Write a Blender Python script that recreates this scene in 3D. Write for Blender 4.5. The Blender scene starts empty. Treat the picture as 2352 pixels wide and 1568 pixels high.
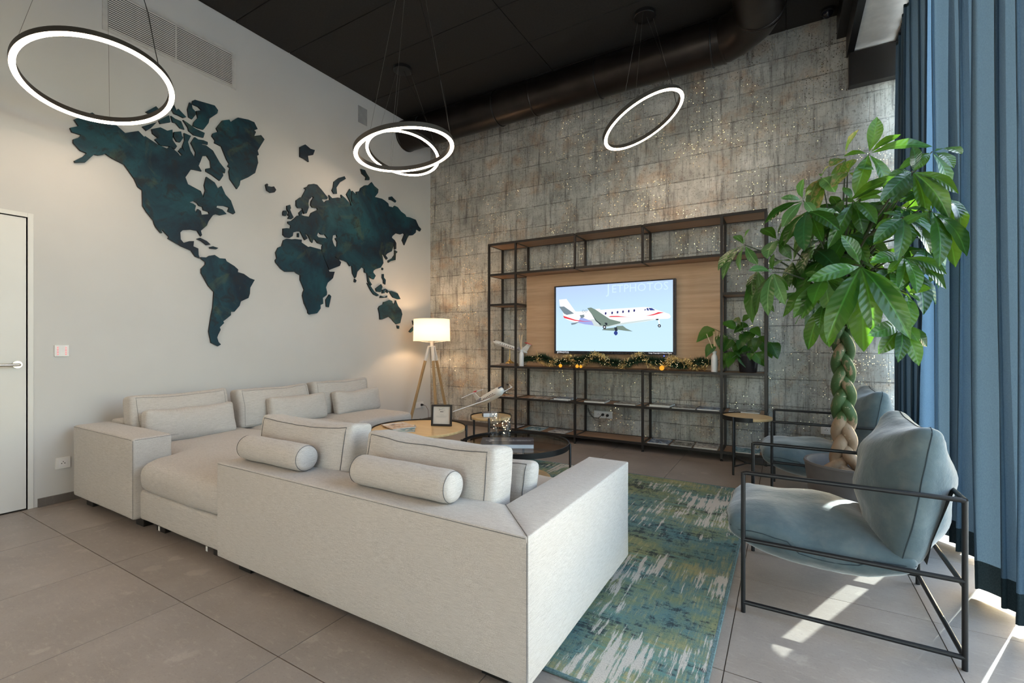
import bpy, bmesh, math, random
from mathutils import Vector, Matrix, noise
from mathutils.geometry import tessellate_polygon
random.seed(7)
S = bpy.context.scene
COL = S.collection
PI = math.pi
# ------------------------------------------------------------ camera, sky, sun, exposure
YAW = 0.5327
cam = bpy.data.cameras.new('camera')
cam.sensor_width = 36.0
cam.lens = 36.0 * 1068.0 / 2352.0
cam.shift_y = 3.0 / 2352.0
cam.clip_start = 0.05
camo = bpy.data.objects.new('camera', cam)
COL.objects.link(camo)
camo.location = (0, 0, 1.2)
camo.rotation_euler = (PI / 2, 0, YAW)
S.camera = camo
S.view_settings.view_transform = 'Standard'
S.view_settings.look = 'None'
S.view_settings.gamma = 1.0
S.view_settings.use_curve_mapping = False
S.view_settings.exposure = 1.0
SUN_DIR = Vector((0.415 * math.cos(math.radians(15)), 0.91 * math.cos(math.radians(15)), math.sin(math.radians(15))))
W = bpy.data.worlds.new('sky'); S.world = W
W.use_nodes = True
wn = W.node_tree.nodes; wl = W.node_tree.links
for n in list(wn): wn.remove(n)
bg = wn.new('ShaderNodeBackground'); wo = wn.new('ShaderNodeOutputWorld')
sky = wn.new('ShaderNodeTexSky')
sky.sky_type = 'NISHITA'; sky.sun_disc = False
sky.sun_elevation = math.radians(15); sky.sun_rotation = math.radians(24.5)
sky.air_density = 1.0; sky.dust_density = 1.5; sky.ozone_density = 1.0
haze = wn.new('ShaderNodeMix'); haze.data_type = 'RGBA'     # thin winter haze takes part of the blue out of the sky
haze.inputs[0].default_value = 0.38; haze.inputs[7].default_value = (0.62, 0.60, 0.56, 1)
wl.new(sky.outputs[0], haze.inputs[6]); wl.new(haze.outputs[2], bg.inputs[0]); bg.inputs[1].default_value = 1.8
wl.new(bg.outputs[0], wo.inputs[0])
sl = bpy.data.lights.new('sunlight', 'SUN')
sl.energy = 12.0; sl.color = (0.93, 1.0, 0.97); sl.angle = math.radians(0.6)
so = bpy.data.objects.new('sunlight', sl); COL.objects.link(so)
so.rotation_euler = (-SUN_DIR).to_track_quat('-Z', 'Y').to_euler()
so.location = SUN_DIR * 30
# sky portals: they only guide the sampling of the sky through the glazed openings
for c, d, sx, sy in (((1.34, 1.95, 1.98), (-1, 0, 0), 3.9, 1.5), ((1.34, 4.1, 1.98), (-1, 0, 0), 3.9, 2.8), ((0.5, -3.66, 1.3), (0, 1, 0), 1.4, 2.6)):
    pl = bpy.data.lights.new('window_portal', 'AREA')
    pl.shape = 'RECTANGLE'; pl.size = sx; pl.size_y = sy
    pl.cycles.is_portal = True
    po = bpy.data.objects.new('window_portal', pl); COL.objects.link(po)
    po.location = c
    po.rotation_euler = Vector(d).to_track_quat('-Z', 'Y').to_euler()
    if d[1]: pl.size, pl.size_y = sx, sy
S.cycles.max_bounces = 7
S.cycles.diffuse_bounces = 4
S.cycles.glossy_bounces = 3
S.cycles.transmission_bounces = 5
S.cycles.transparent_max_bounces = 20
S.cycles.caustics_reflective = False
S.cycles.caustics_refractive = False
S.cycles.sample_clamp_indirect = 6.0
S.cycles.use_denoising = True

# ------------------------------------------------------------ helpers: objects
def setp(o, label=None, cat=None, group=None, kind=None):
    if label: o['label'] = label
    if cat: o['category'] = cat
    if group: o['group'] = group
    if kind: o['kind'] = kind
    return o

def thing(name, label, cat, loc=(0, 0, 0), rotz=0.0, group=None):
    o = bpy.data.objects.new(name, None)
    o.empty_display_size = 0.05
    COL.objects.link(o)
    o.location = loc; o.rotation_euler = (0, 0, rotz)
    return setp(o, label, cat, group)

def wm(o):
    """world matrix of a freshly made object (no depsgraph needed)"""
    m = Matrix.LocRotScale(o.location, o.rotation_euler, o.scale)
    return wm(o.parent) @ m if o.parent else m

def obj(name, bm, mats, parent=None, smooth=False, local=False, kind=None, label=None):
    """one mesh object from bm; bm is in world space unless local=True"""
    me = bpy.data.meshes.new(name)
    if parent is not None and not local:
        bm.transform(wm(parent).inverted())
    bm.normal_update()
    bm.to_mesh(me); bm.free()
    if not isinstance(mats, (list, tuple)): mats = [mats]
    for m in mats: me.materials.append(m)
    if smooth:
        me.polygons.foreach_set('use_smooth', [True] * len(me.polygons))
        if smooth != 'full':
            me.set_sharp_from_angle(angle=math.radians(38))
    o = bpy.data.objects.new(name, me)
    COL.objects.link(o)
    if parent is not None: o.parent = parent
    if kind: o['kind'] = kind
    if label: o['label'] = label
    return o

def struct(name, bm, mats, smooth=False):
    return obj(name, bm, mats, None, smooth, kind='structure')

def single(name, bm, mats, label, cat, base=None, group=None, smooth=False):
    """a thing that is one mesh, its origin at base"""
    if base is not None:
        bm.transform(Matrix.Translation(-Vector(base)))
    o = obj(name, bm, mats, None, smooth)
    if base is not None: o.location = base
    return setp(o, label, cat, group)

def copy_tree(o, parent=None):
    c = o.copy(); COL.objects.link(c)
    if parent is not None: c.parent = parent
    for ch in list(o.children): copy_tree(ch, c)
    return c

# ------------------------------------------------------------ helpers: shapes
def BM(): return bmesh.new()

def box(bm, x0, x1, y0, y1, z0, z1, bev=0.0, mi=0):
    v = [bm.verts.new(p) for p in ((x0, y0, z0), (x1, y0, z0), (x1, y1, z0), (x0, y1, z0), (x0, y0, z1), (x1, y0, z1), (x1, y1, z1), (x0, y1, z1))]
    fs = [bm.faces.new([v[i] for i in q]) for q in ((3, 2, 1, 0), (4, 5, 6, 7), (0, 1, 5, 4), (1, 2, 6, 5), (2, 3, 7, 6), (3, 0, 4, 7))]
    for f in fs: f.material_index = mi
    if bev > 0:
        es = list({e for f in fs for e in f.edges})
        r = bmesh.ops.bevel(bm, geom=es, offset=bev, segments=2, profile=0.5, affect='EDGES')
        for f in r['faces']: f.material_index = mi
    return bm

def frame_of(d):
    d = d.normalized()
    a = Vector((0, 0, 1)) if abs(d.z) < 0.9 else Vector((1, 0, 0))
    u = d.cross(a).normalized(); v = d.cross(u).normalized()
    return u, v

def tube(bm, pts, r, seg=8, closed=False, caps=True, mi=0, flat=1.0):
    pts = [Vector(p) for p in pts]
    n = len(pts)
    rr = r if isinstance(r, (list, tuple)) else [r] * n
    rings = []
    u = None
    for i, p in enumerate(pts):
        if closed: d = (pts[(i + 1) % n] - pts[i - 1])
        elif i == 0: d = pts[1] - pts[0]
        elif i == n - 1: d = pts[-1] - pts[-2]
        else: d = (pts[i + 1] - p).normalized() + (p - pts[i - 1]).normalized()
        if d.length < 1e-9: d = Vector((0, 0, 1))
        d.normalize()
        if u is None: u, v = frame_of(d)
        else:
            u = (u - d * u.dot(d))
            if u.length < 1e-6: u, v = frame_of(d)
            u.normalize(); v = d.cross(u)
        rings.append([bm.verts.new(p + (u * math.cos(2 * PI * k / seg) + v * math.sin(2 * PI * k / seg) * flat) * rr[i]) for k in range(seg)])
    m = n if closed else n - 1
    for i in range(m):
        a, b = rings[i], rings[(i + 1) % n]
        for k in range(seg):
            f = bm.faces.new((a[k], a[(k + 1) % seg], b[(k + 1) % seg], b[k])); f.material_index = mi
    if caps and not closed:
        bm.faces.new(list(reversed(rings[0]))).material_index = mi
        bm.faces.new(rings[-1]).material_index = mi
    return bm

def bar(bm, a, b, w, h=None, mi=0):
    """rectangular bar between two points"""
    a, b = Vector(a), Vector(b); h = h or w
    d = (b - a).normalized()
    up = Vector((0, 0, 1)) if abs(d.z) < 0.95 else Vector((0, 1, 0))
    u = d.cross(up).normalized() * (w / 2); v = u.cross(d).normalized() * (h / 2)
    q = []
    for p in (a, b):
        q.append([bm.verts.new(p + s * u + t * v) for s, t in ((-1, -1), (1, -1), (1, 1), (-1, 1))])
    for k in range(4):
        bm.faces.new((q[0][k], q[0][(k + 1) % 4], q[1][(k + 1) % 4], q[1][k])).material_index = mi
    bm.faces.new(list(reversed(q[0]))).material_index = mi
    bm.faces.new(q[1]).material_index = mi
    return bm

def lathe(bm, c, prof, seg=24, mi=0, M=None):
    """profile [(r, z)] turned about the vertical through c"""
    c = Vector(c); rings = []
    for r, z in prof:
        if r < 1e-6:
            p = Vector((0, 0, z)); p = (M @ p if M else p)
            rings.append([bm.verts.new(c + p)])
        else:
            L = []
            for k in range(seg):
                p = Vector((r * math.cos(2 * PI * k / seg), r * math.sin(2 * PI * k / seg), z))
                L.append(bm.verts.new(c + (M @ p if M else p)))
            rings.append(L)
    for a, b in zip(rings, rings[1:]):
        if len(a) == 1 and len(b) == 1: continue
        for k in range(seg):
            k2 = (k + 1) % seg
            if len(a) == 1: f = bm.faces.new((a[0], b[k2], b[k]))
            elif len(b) == 1: f = bm.faces.new((a[k], a[k2], b[0]))
            else: f = bm.faces.new((a[k], a[k2], b[k2], b[k]))
            f.material_index = mi
    return bm

def disc(bm, c, r, z0, z1, seg=48, mi=0, bev=0.004):
    return lathe(bm, (c[0], c[1], 0), [(0, z0), (r - bev, z0), (r, z0 + bev), (r, z1 - bev), (r - bev, z1), (0, z1)], seg, mi)

def grid_axis(h, r, n, k=3):
    """sample positions along one axis of a rounded box"""
    a = [-h + r * (1 - math.cos(PI / 2 * i / k)) for i in range(k + 1)]
    b = [-h + r + (2 * h - 2 * r) * i / n for i in range(1, n)]
    return a + b + [-q for q in reversed(a)]

def soft_map(p, h, r, bulge, nz, seed, nscale):
    q = Vector(p)
    inner = Vector([max(-(h[i] - r), min(h[i] - r, q[i])) for i in range(3)])
    d = q - inner
    if d.length > 1e-9: q = inner + d.normalized() * r
    t = [q[i] / h[i] for i in range(3)]
    o = Vector(q)
    for k in range(3):
        if bulge[k]:
            w = 1.0
            for j in range(3):
                if j != k: w *= max(0.0, 1 - abs(t[j]) ** 2.4)
            o[k] += bulge[k] * w * t[k]
    if nz:
        s = Vector((seed * 3.1, seed * 1.7, seed * 5.3))
        nv = noise.noise_vector(o * nscale + s)
        o += nv * nz
        o += noise.noise_vector(o * nscale * 2.7 + s) * nz * 0.45
    return o

def soft_box(bm, c, size, r=0.03, bulge=(0, 0, 0), n=(6, 6, 6), nz=0.0, seed=0.0, nscale=3.0, M=None, mi=0, post=None):
    """rounded, bulging upholstery block centred at c"""
    h = [s / 2 for s in size]
    c = Vector(c)
    ax = [grid_axis(h[i], r, n[i]) for i in range(3)]
    cache = {}
    def vert(i, j, k):
        key = (i, j, k)
        if key not in cache:
            p = soft_map((ax[0][i], ax[1][j], ax[2][k]), h, r, bulge, nz, seed, nscale)
            if post: p = post(p)
            if M: p = M @ p
            cache[key] = bm.verts.new(c + p)
        return cache[key]
    N = [len(a) - 1 for a in ax]
    def quad(a, b, cc, d):
        f = bm.faces.new((vert(*a), vert(*b), vert(*cc), vert(*d))); f.material_index = mi
    for i in range(N[0]):
        for j in range(N[1]):
            quad((i, j, 0), (i, j + 1, 0), (i + 1, j + 1, 0), (i + 1, j, 0))
            quad((i, j, N[2]), (i + 1, j, N[2]), (i + 1, j + 1, N[2]), (i, j + 1, N[2]))
    for i in range(N[0]):
        for k in range(N[2]):
            quad((i, 0, k), (i + 1, 0, k), (i + 1, 0, k + 1), (i, 0, k + 1))
            quad((i, N[1], k), (i, N[1], k + 1), (i + 1, N[1], k + 1), (i + 1, N[1], k))
    for j in range(N[1]):
        for k in range(N[2]):
            quad((0, j, k), (0, j, k + 1), (0, j + 1, k + 1), (0, j + 1, k))
            quad((N[0], j, k), (N[0], j + 1, k), (N[0], j + 1, k + 1), (N[0], j, k + 1))
    return bm

def soft_path(c, size, path, r, bulge, nz, seed, nscale, M=None, out=0.0, post=None):
    """points of a seam that follows the surface of the same soft_box"""
    h = [s / 2 for s in size]; res = []
    for p in path:
        q = soft_map((p[0] * h[0], p[1] * h[1], p[2] * h[2]), h, r, bulge, nz, seed, nscale)
        if post: q = post(q)
        if M: q = M @ q
        res.append(Vector(c) + q)
    return res

def loop_uv(n=10, e=0.94):
    P = []
    for (a, b) in (((-e, -e), (e, -e)), ((e, -e), (e, e)), ((e, e), (-e, e)), ((-e, e), (-e, -e))):
        for i in range(n):
            t = i / n
            P.append((a[0] + (b[0] - a[0]) * t, a[1] + (b[1] - a[1]) * t))
    return P

def poly_slab(bm, polys, fr, th, back=None, mi_face=0, mi_side=0):
    """flat polygon (with holes) given a thickness: fr(u, v, d) gives the point at depth d"""
    out = [[Vector((u, v, 0)) for u, v in pl] for pl in polys]
    flat = [p for pl in out for p in pl]
    tris = tessellate_polygon(out)
    A = [bm.verts.new(fr(p.x, p.y, th)) for p in flat]
    for t in tris:
        try:
            f = bm.faces.new([A[i] for i in t]); f.material_index = mi_face
        except ValueError: pass
    if th:
        B = [bm.verts.new(fr(p.x, p.y, 0)) for p in flat]
        s = 0
        for pl in out:
            n = len(pl)
            for i in range(n):
                a, b = s + i, s + (i + 1) % n
                f = bm.faces.new((A[a], A[b], B[b], B[a])); f.material_index = mi_side
            s += n
        bmesh.ops.recalc_face_normals(bm, faces=bm.faces[:])
    return bm

def text_bm(s, size, M, ext=0.0, align='LEFT'):
    """lettering turned into a mesh"""
    cu = bpy.data.curves.new('lettering', 'FONT')
    cu.body = s; cu.size = size; cu.extrude = ext; cu.align_x = align; cu.resolution_u = 2
    o = bpy.data.objects.new('lettering', cu); COL.objects.link(o)
    me = o.to_mesh()
    bm = bmesh.new(); bm.from_mesh(me)
    o.to_mesh_clear()
    bpy.data.objects.remove(o); bpy.data.curves.remove(cu)
    bm.transform(M)
    return bm

def dec(s): return [tuple(int(q) / 1000.0 for q in p.split(',')) for p in s.split()]
# ------------------------------------------------------------ outlines, in millimetres
MAP = [
    ('north_america', '1339,2834 1389,2867 1396,2854 1363,2907 1429,2974 1471,3006 1514,2985 1607,2980 1681,2927 1772,2980 1812,2946 1820,2955 1912,2917 1984,2908 2004,2935 2067,2900 2085,2877 2103,2894 2071,2918 2095,2958 2122,2927 2103,2972 2122,3033 2117,3097 2173,3092 2148,3027 2169,2956 2205,2902 2246,2864 2237,2840 2263,2797 2198,2792 2173,2787 2127,2699 2148,2643 2256,2611 2278,2557 2296,2630 2286,2675 2305,2759 2377,2727 2408,2678 2440,2712 2476,2639 2528,2594 2545,2548 2570,2486 2553,2468 2499,2482 2512,2522 2464,2527 2400,2514 2393,2492 2448,2486 2488,2453 2429,2427 2393,2430 2362,2411 2323,2345 2308,2301 2256,2242 2266,2204 2256,2189 2227,2236 2176,2236 2106,2218 2086,2191 2089,2130 2113,2103 2159,2127 2198,2135 2193,2086 2234,2073 2237,2014 2249,1984 2212,1994 2176,2044 2095,2069 1990,2119 1997,2135 1947,2185 1938,2176 1947,2158 1935,2156 1899,2198 1887,2225 1880,2253 1830,2315 1803,2359 1800,2490 1769,2510 1745,2568 1675,2667 1596,2690 1551,2712 1541,2701 1508,2683 1482,2682 1429,2602 1368,2579 1363,2591 1414,2641 1437,2676 1399,2682 1358,2727 1358,2754 1389,2778 1404,2804 1349,2806', ['2162,2482 2198,2504 2227,2491 2241,2471 2271,2470 2278,2440 2323,2435 2331,2415 2263,2393 2256,2426 2231,2439 2217,2401 2205,2422 2214,2464 2193,2477']),
    ('south_america', '2256,1997 2308,2002 2331,2022 2377,2037 2424,2012 2476,2017 2488,1993 2561,1957 2598,1928 2595,1902 2654,1892 2715,1856 2765,1844 2719,1760 2715,1699 2701,1654 2625,1613 2612,1569 2561,1506 2528,1504 2528,1471 2488,1435 2456,1408 2464,1392 2424,1349 2432,1325 2408,1274 2400,1250 2413,1208 2435,1184 2408,1167 2346,1200 2326,1306 2331,1347 2346,1453 2362,1536 2372,1684 2323,1736 2260,1850 2260,1890 2296,1935 2296,1959 2260,1981', []),
    ('greenland', '2448,3346 2512,3381 2528,3363 2548,3388 2595,3436 2698,3458 2760,3457 2796,3401 2769,3381 2742,3388 2778,3364 2760,3316 2832,3353 2869,3322 2796,3179 2808,3139 2790,3124 2801,3057 2769,2940 2698,2874 2620,2816 2612,2770 2587,2724 2520,2803 2509,2875 2520,2912 2499,2922 2512,2952 2488,2986 2440,3094 2377,3104 2382,3130 2354,3161 2362,3188 2408,3223 2393,3250', []),
    ('island', '2205,3093 2234,3083 2278,3092 2316,3089 2316,3065 2278,3059 2263,3046 2301,3052 2362,3025 2424,2931 2476,2881 2472,2846 2448,2856 2456,2816 2424,2757 2354,2793 2301,2809 2301,2833 2346,2856 2339,2919 2308,2957 2271,2944 2249,2872 2205,2898 2212,2956 2173,3029', []),
    ('island', '1868,3034 1931,3074 1984,3065 2024,3091 2026,2997 2060,2956 2044,2924 1997,2933 1931,2917 1890,2954 1912,2977 1874,2999', []),
    ('island', '2037,3075 2092,3102 2099,3063 2110,3052 2085,3001 2058,2997 2034,3031', []),
    ('island', '2013,3209 2044,3196 2092,3192 2120,3129 2085,3128 2051,3160 2026,3158', []),
    ('island', '2108,3212 2148,3199 2205,3175 2290,3164 2278,3116 2198,3109 2155,3132 2148,3160', []),
    ('island', '2188,3421 2205,3437 2293,3449 2377,3460 2408,3429 2400,3393 2331,3315 2323,3271 2278,3191 2234,3187 2190,3193 2198,3228 2231,3281 2217,3339 2263,3367 2234,3386 2183,3388', []),
    ('island', '2162,3394 2179,3383 2186,3349 2209,3332 2214,3306 2183,3249 2155,3257 2145,3324', []),
    ('island', '2037,3316 2058,3271 2071,3295 2134,3248 2113,3232 2071,3238 2037,3239 2017,3268', []),
    ('island', '1824,3163 1899,3244 1919,3226 1893,3173 1855,3154', []),
    ('island', '1919,3129 1997,3207 2008,3150 1931,3104', []),
    ('island', '1800,3029 1906,3109 1861,3039 1830,3004', []),
    ('island', '2222,2160 2249,2176 2308,2156 2342,2129 2308,2118 2263,2147', []),
    ('island', '2331,2103 2362,2117 2411,2109 2393,2094 2339,2091', []),
    ('island', '2881,2854 2897,2870 2909,2862 2903,2845 2942,2849 2974,2862 2998,2832 2981,2802 2935,2783 2897,2797 2887,2828', []),
    ('island', '3813,3211 3891,3253 3909,3226 3821,3157 3770,3078 3779,3006 3736,2994 3708,3028 3728,3073 3736,3139', []),
    ('island', '4146,3426 4213,3432 4243,3396 4288,3357 4288,3326 4223,3307 4233,3347 4165,3372', []),
    ('island', '4640,3200 4688,3221 4773,3179 4759,3156 4688,3169 4640,3163', []),
    ('island', '3122,2695 3160,2715 3170,2681 3160,2660 3180,2620 3202,2586 3177,2561 3135,2558 3152,2590 3133,2595 3149,2625 3124,2657', []),
    ('island', '3083,2632 3119,2641 3126,2607 3108,2579 3078,2580 3075,2607', []),
    ('eurasia', '3234,2782 3284,2828 3306,2840 3357,2940 3332,2949 3380,2980 3395,3007 3456,3032 3502,3035 3530,3014 3557,2997 3646,2925 3637,2902 3581,2894 3565,2876 3597,2850 3629,2886 3678,2906 3665,2961 3698,2939 3711,2935 3787,2963 3847,2972 3839,3012 3900,2986 3962,2944 3982,2913 3996,2917 3978,2963 3921,3039 3971,3121 3993,3091 3989,2973 4007,2949 3998,3041 4011,3108 4081,3071 4071,3113 4128,3136 4146,3182 4213,3236 4272,3253 4327,3310 4371,3274 4443,3248 4437,3200 4382,3130 4505,3140 4558,3130 4622,3107 4633,3070 4721,3076 4743,3106 4800,3101 4868,3055 4950,3033 4974,3006 5046,3014 5169,3008 5232,2927 5288,2896 5262,2856 5181,2874 5169,2819 5107,2769 5022,2747 4990,2699 4934,2592 4892,2655 4938,2748 4915,2759 4857,2731 4766,2729 4699,2675 4688,2649 4743,2627 4710,2516 4688,2464 4601,2417 4575,2389 4612,2355 4590,2333 4558,2362 4537,2391 4505,2393 4520,2356 4533,2279 4484,2210 4392,2174 4361,2154 4351,2130 4396,2089 4361,2038 4311,2048 4272,2074 4292,2007 4331,1966 4311,1948 4262,1996 4248,2101 4204,2110 4204,2156 4165,2173 4090,2103 4071,2034 4053,2017 4016,2071 4004,2165 3971,2156 3935,2198 3882,2212 3821,2217 3779,2225 3745,2248 3728,2273 3762,2219 3804,2214 3839,2184 3821,2139 3670,2069 3621,2159 3568,2253 3568,2329 3581,2352 3510,2359 3468,2398 3448,2381 3440,2349 3418,2362 3402,2393 3380,2428 3343,2440 3335,2446 3365,2405 3377,2388 3343,2361 3321,2390 3299,2425 3284,2448 3248,2441 3198,2418 3191,2377 3156,2351 3108,2348 3078,2368 3078,2437 3115,2449 3163,2455 3170,2489 3135,2507 3135,2526 3177,2542 3212,2576 3248,2616 3277,2623 3270,2657 3306,2696 3313,2664 3299,2635 3335,2633 3402,2639 3425,2691 3510,2746 3502,2764 3440,2755 3418,2777 3425,2825 3456,2874 3440,2883 3395,2831 3387,2789 3392,2743 3365,2670 3332,2656 3306,2715 3255,2703 3236,2724', ['3510,2474 3533,2486 3549,2469 3581,2471 3605,2480 3646,2440 3581,2434 3518,2428 3499,2445', '3720,2489 3770,2509 3782,2480 3753,2460 3782,2423 3779,2373 3753,2355 3728,2392 3711,2438']),
    ('africa', '3083,2312 3122,2336 3177,2339 3219,2351 3303,2358 3299,2327 3387,2290 3410,2301 3552,2292 3581,2221 3646,2093 3670,2048 3745,2057 3720,1977 3646,1913 3621,1855 3637,1801 3633,1766 3578,1727 3584,1659 3546,1642 3549,1602 3502,1544 3402,1523 3383,1538 3380,1564 3335,1647 3313,1731 3321,1771 3335,1799 3284,1905 3284,1958 3241,1972 3219,1988 3101,1973 3054,1998 2994,2058 2990,2083 3007,2104 2994,2164 3020,2219 3064,2245', []),
    ('island', '3670,1776 3695,1758 3662,1623 3629,1627 3621,1710', []),
    ('island', '4047,2009 4077,1990 4062,1962 4040,1968', []),
    ('island', '4743,2627 4773,2592 4773,2511 4743,2497 4737,2553', []),
    ('island', '4743,2489 4800,2474 4766,2444 4759,2354 4666,2323 4627,2297 4618,2324 4699,2369 4743,2424', []),
    ('island', '4512,2213 4533,2208 4526,2181 4509,2185', []),
    ('island', '4516,2127 4541,2131 4541,2083 4575,2056 4569,1991 4537,2004 4537,2043 4512,2080', []),
    ('island', '4248,1980 4311,1941 4371,1878 4453,1839 4422,1820 4361,1838 4311,1887', []),
    ('island', '4396,1919 4495,1988 4516,1954 4484,1880 4412,1881', []),
    ('island', '4516,1915 4579,1937 4554,1903 4558,1872 4512,1864', []),
    ('island', '4590,1930 4627,1910 4612,1880 4584,1890', []),
    ('island', '4640,1911 4677,1915 4800,1894 4857,1817 4811,1810 4710,1829 4666,1873', []),
    ('island', '4484,1833 4558,1816 4605,1844 4596,1815 4474,1801', []),
    ('australia', '4443,1658 4464,1691 4526,1719 4537,1751 4579,1762 4644,1787 4699,1780 4699,1755 4743,1734 4766,1793 4788,1754 4811,1715 4868,1669 4892,1604 4850,1478 4777,1459 4721,1498 4688,1529 4633,1559 4558,1531 4505,1513 4474,1512 4464,1589', []),
    ('island', '4788,1444 4834,1437 4827,1396 4800,1400', []),
    ('island', '3251,2422 3270,2426 3270,2380 3251,2379', []),
    ('island', '5103,1526 5125,1498 5123,1456 5112,1481', []),
    ('island', '5125,1438 5145,1413 5128,1390 5103,1373 5063,1349 5030,1360 5071,1400', []),
    ('island', '3281,3392 3347,3445 3414,3420 3471,3425 3448,3362 3380,3329 3392,3263 3336,3279 3281,3284', []),
]
TV_ART = [
    ('white', '-4925,3485 -4722,3493 -4481,3174 -4344,3161 -4417,3086 -4807,3098 -4826,3186 -4902,3345'),
    ('white', '-4490,3165 -3882,3186 -3710,3197 -2791,3218 -2666,3206 -2543,3154 -2375,3094 -2240,3043 -2203,2988 -2225,2950 -2270,2936 -2481,2934 -2728,2893 -3208,2840 -3624,2783 -3830,2778 -4236,2853 -4490,2901 -4657,2956 -4788,3020 -4817,3081 -4694,3121'),
    ('shade', '-4490,2901 -4236,2946 -4005,2973 -3710,2900 -3372,2860 -2728,2932 -2512,2942 -2666,2907 -3208,2840 -3624,2783 -3830,2778 -4236,2853'),
    ('violet', '-4344,3033 -4058,2925 -4005,2823 -4236,2853 -4417,2899'),
    ('grey', '-4925,3307 -4788,3309 -4518,3124 -4713,3095 -4788,3129'),
    ('grey', '-4601,2886 -4381,2912 -4490,2858 -4583,2843'),
    ('grey', '-4371,3076 -4254,3090 -4245,3030 -4326,2999'),
    ('white', '-4254,3157 -4058,3209 -3848,3218 -3822,3134 -3882,3037 -4236,3030'),
    ('red', '-4811,3078 -4490,2969 -4236,2925 -3970,2931 -4236,2915 -4490,2943 -4788,3020'),
    ('red', '-3641,3022 -3573,3036 -3406,3031 -3208,3001 -3062,2989 -3372,3006 -3607,3012'),
    ('red', '-2760,3012 -2573,3053 -2481,3089 -2353,3082 -2451,3057 -2589,3023'),
    ('green', '-4173,3244 -4075,3257 -3970,3206 -3761,3066 -3607,2963 -3339,2891 -3356,2859 -3658,2792 -3848,2812 -3935,2938 -4058,3092'),
    ('dark', '-4058,3092 -3935,2938 -3813,2844 -3839,2833 -3952,2922'),
    ('green', '-3804,2703 -3753,2736 -3456,2764 -3439,2796 -3290,2801 -3208,2735 -3053,2661 -3224,2679 -3406,2706 -3506,2683'),
    ('dark', '-3498,2764 -3431,2771 -3414,2682 -3472,2666'),
    ('blue', '-3509,2626 -3489,2674 -3439,2682 -3409,2633 -3431,2584 -3472,2575'),
    ('dark', '-3782,2777 -3758,2822 -3710,2821 -3689,2776 -3710,2727 -3758,2732'),
    ('white', '-3758,2777 -3735,2798 -3713,2776 -3735,2749'),
    ('dark', '-3735,2884 -3667,2874 -3662,2825 -3701,2817'),
    ('dark', '-2494,2786 -2474,2817 -2436,2816 -2416,2777 -2436,2746 -2474,2750'),
    ('white', '-2472,2783 -2454,2801 -2439,2781 -2454,2762'),
    ('white', '-2489,2918 -2451,2918 -2443,2816 -2463,2817'),
    ('dark', '-2535,2935 -2474,2941 -2474,2910 -2527,2912'),
    ('blue', '-2791,3139 -2772,3178 -2756,3162 -2763,3137'),
    ('blue', '-2741,3185 -2710,3195 -2678,3135 -2728,3136'),
    ('blue', '-2697,3194 -2620,3185 -2543,3135 -2658,3135'),
    ('navy', '-3720,3129 -3689,3130 -3684,3100 -3693,3072 -3723,3072 -3727,3102'),
    ('navy', '-3560,3136 -3530,3136 -3525,3107 -3533,3079 -3563,3078 -3567,3108'),
    ('navy', '-3429,3147 -3399,3148 -3394,3119 -3402,3091 -3432,3090 -3436,3120'),
    ('navy', '-3298,3154 -3268,3155 -3263,3125 -3272,3098 -3301,3098 -3305,3127'),
    ('navy', '-3162,3162 -3133,3163 -3128,3134 -3136,3107 -3165,3106 -3168,3135'),
    ('navy', '-3034,3172 -3005,3173 -3000,3144 -3008,3117 -3037,3116 -3041,3145'),
]
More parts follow.
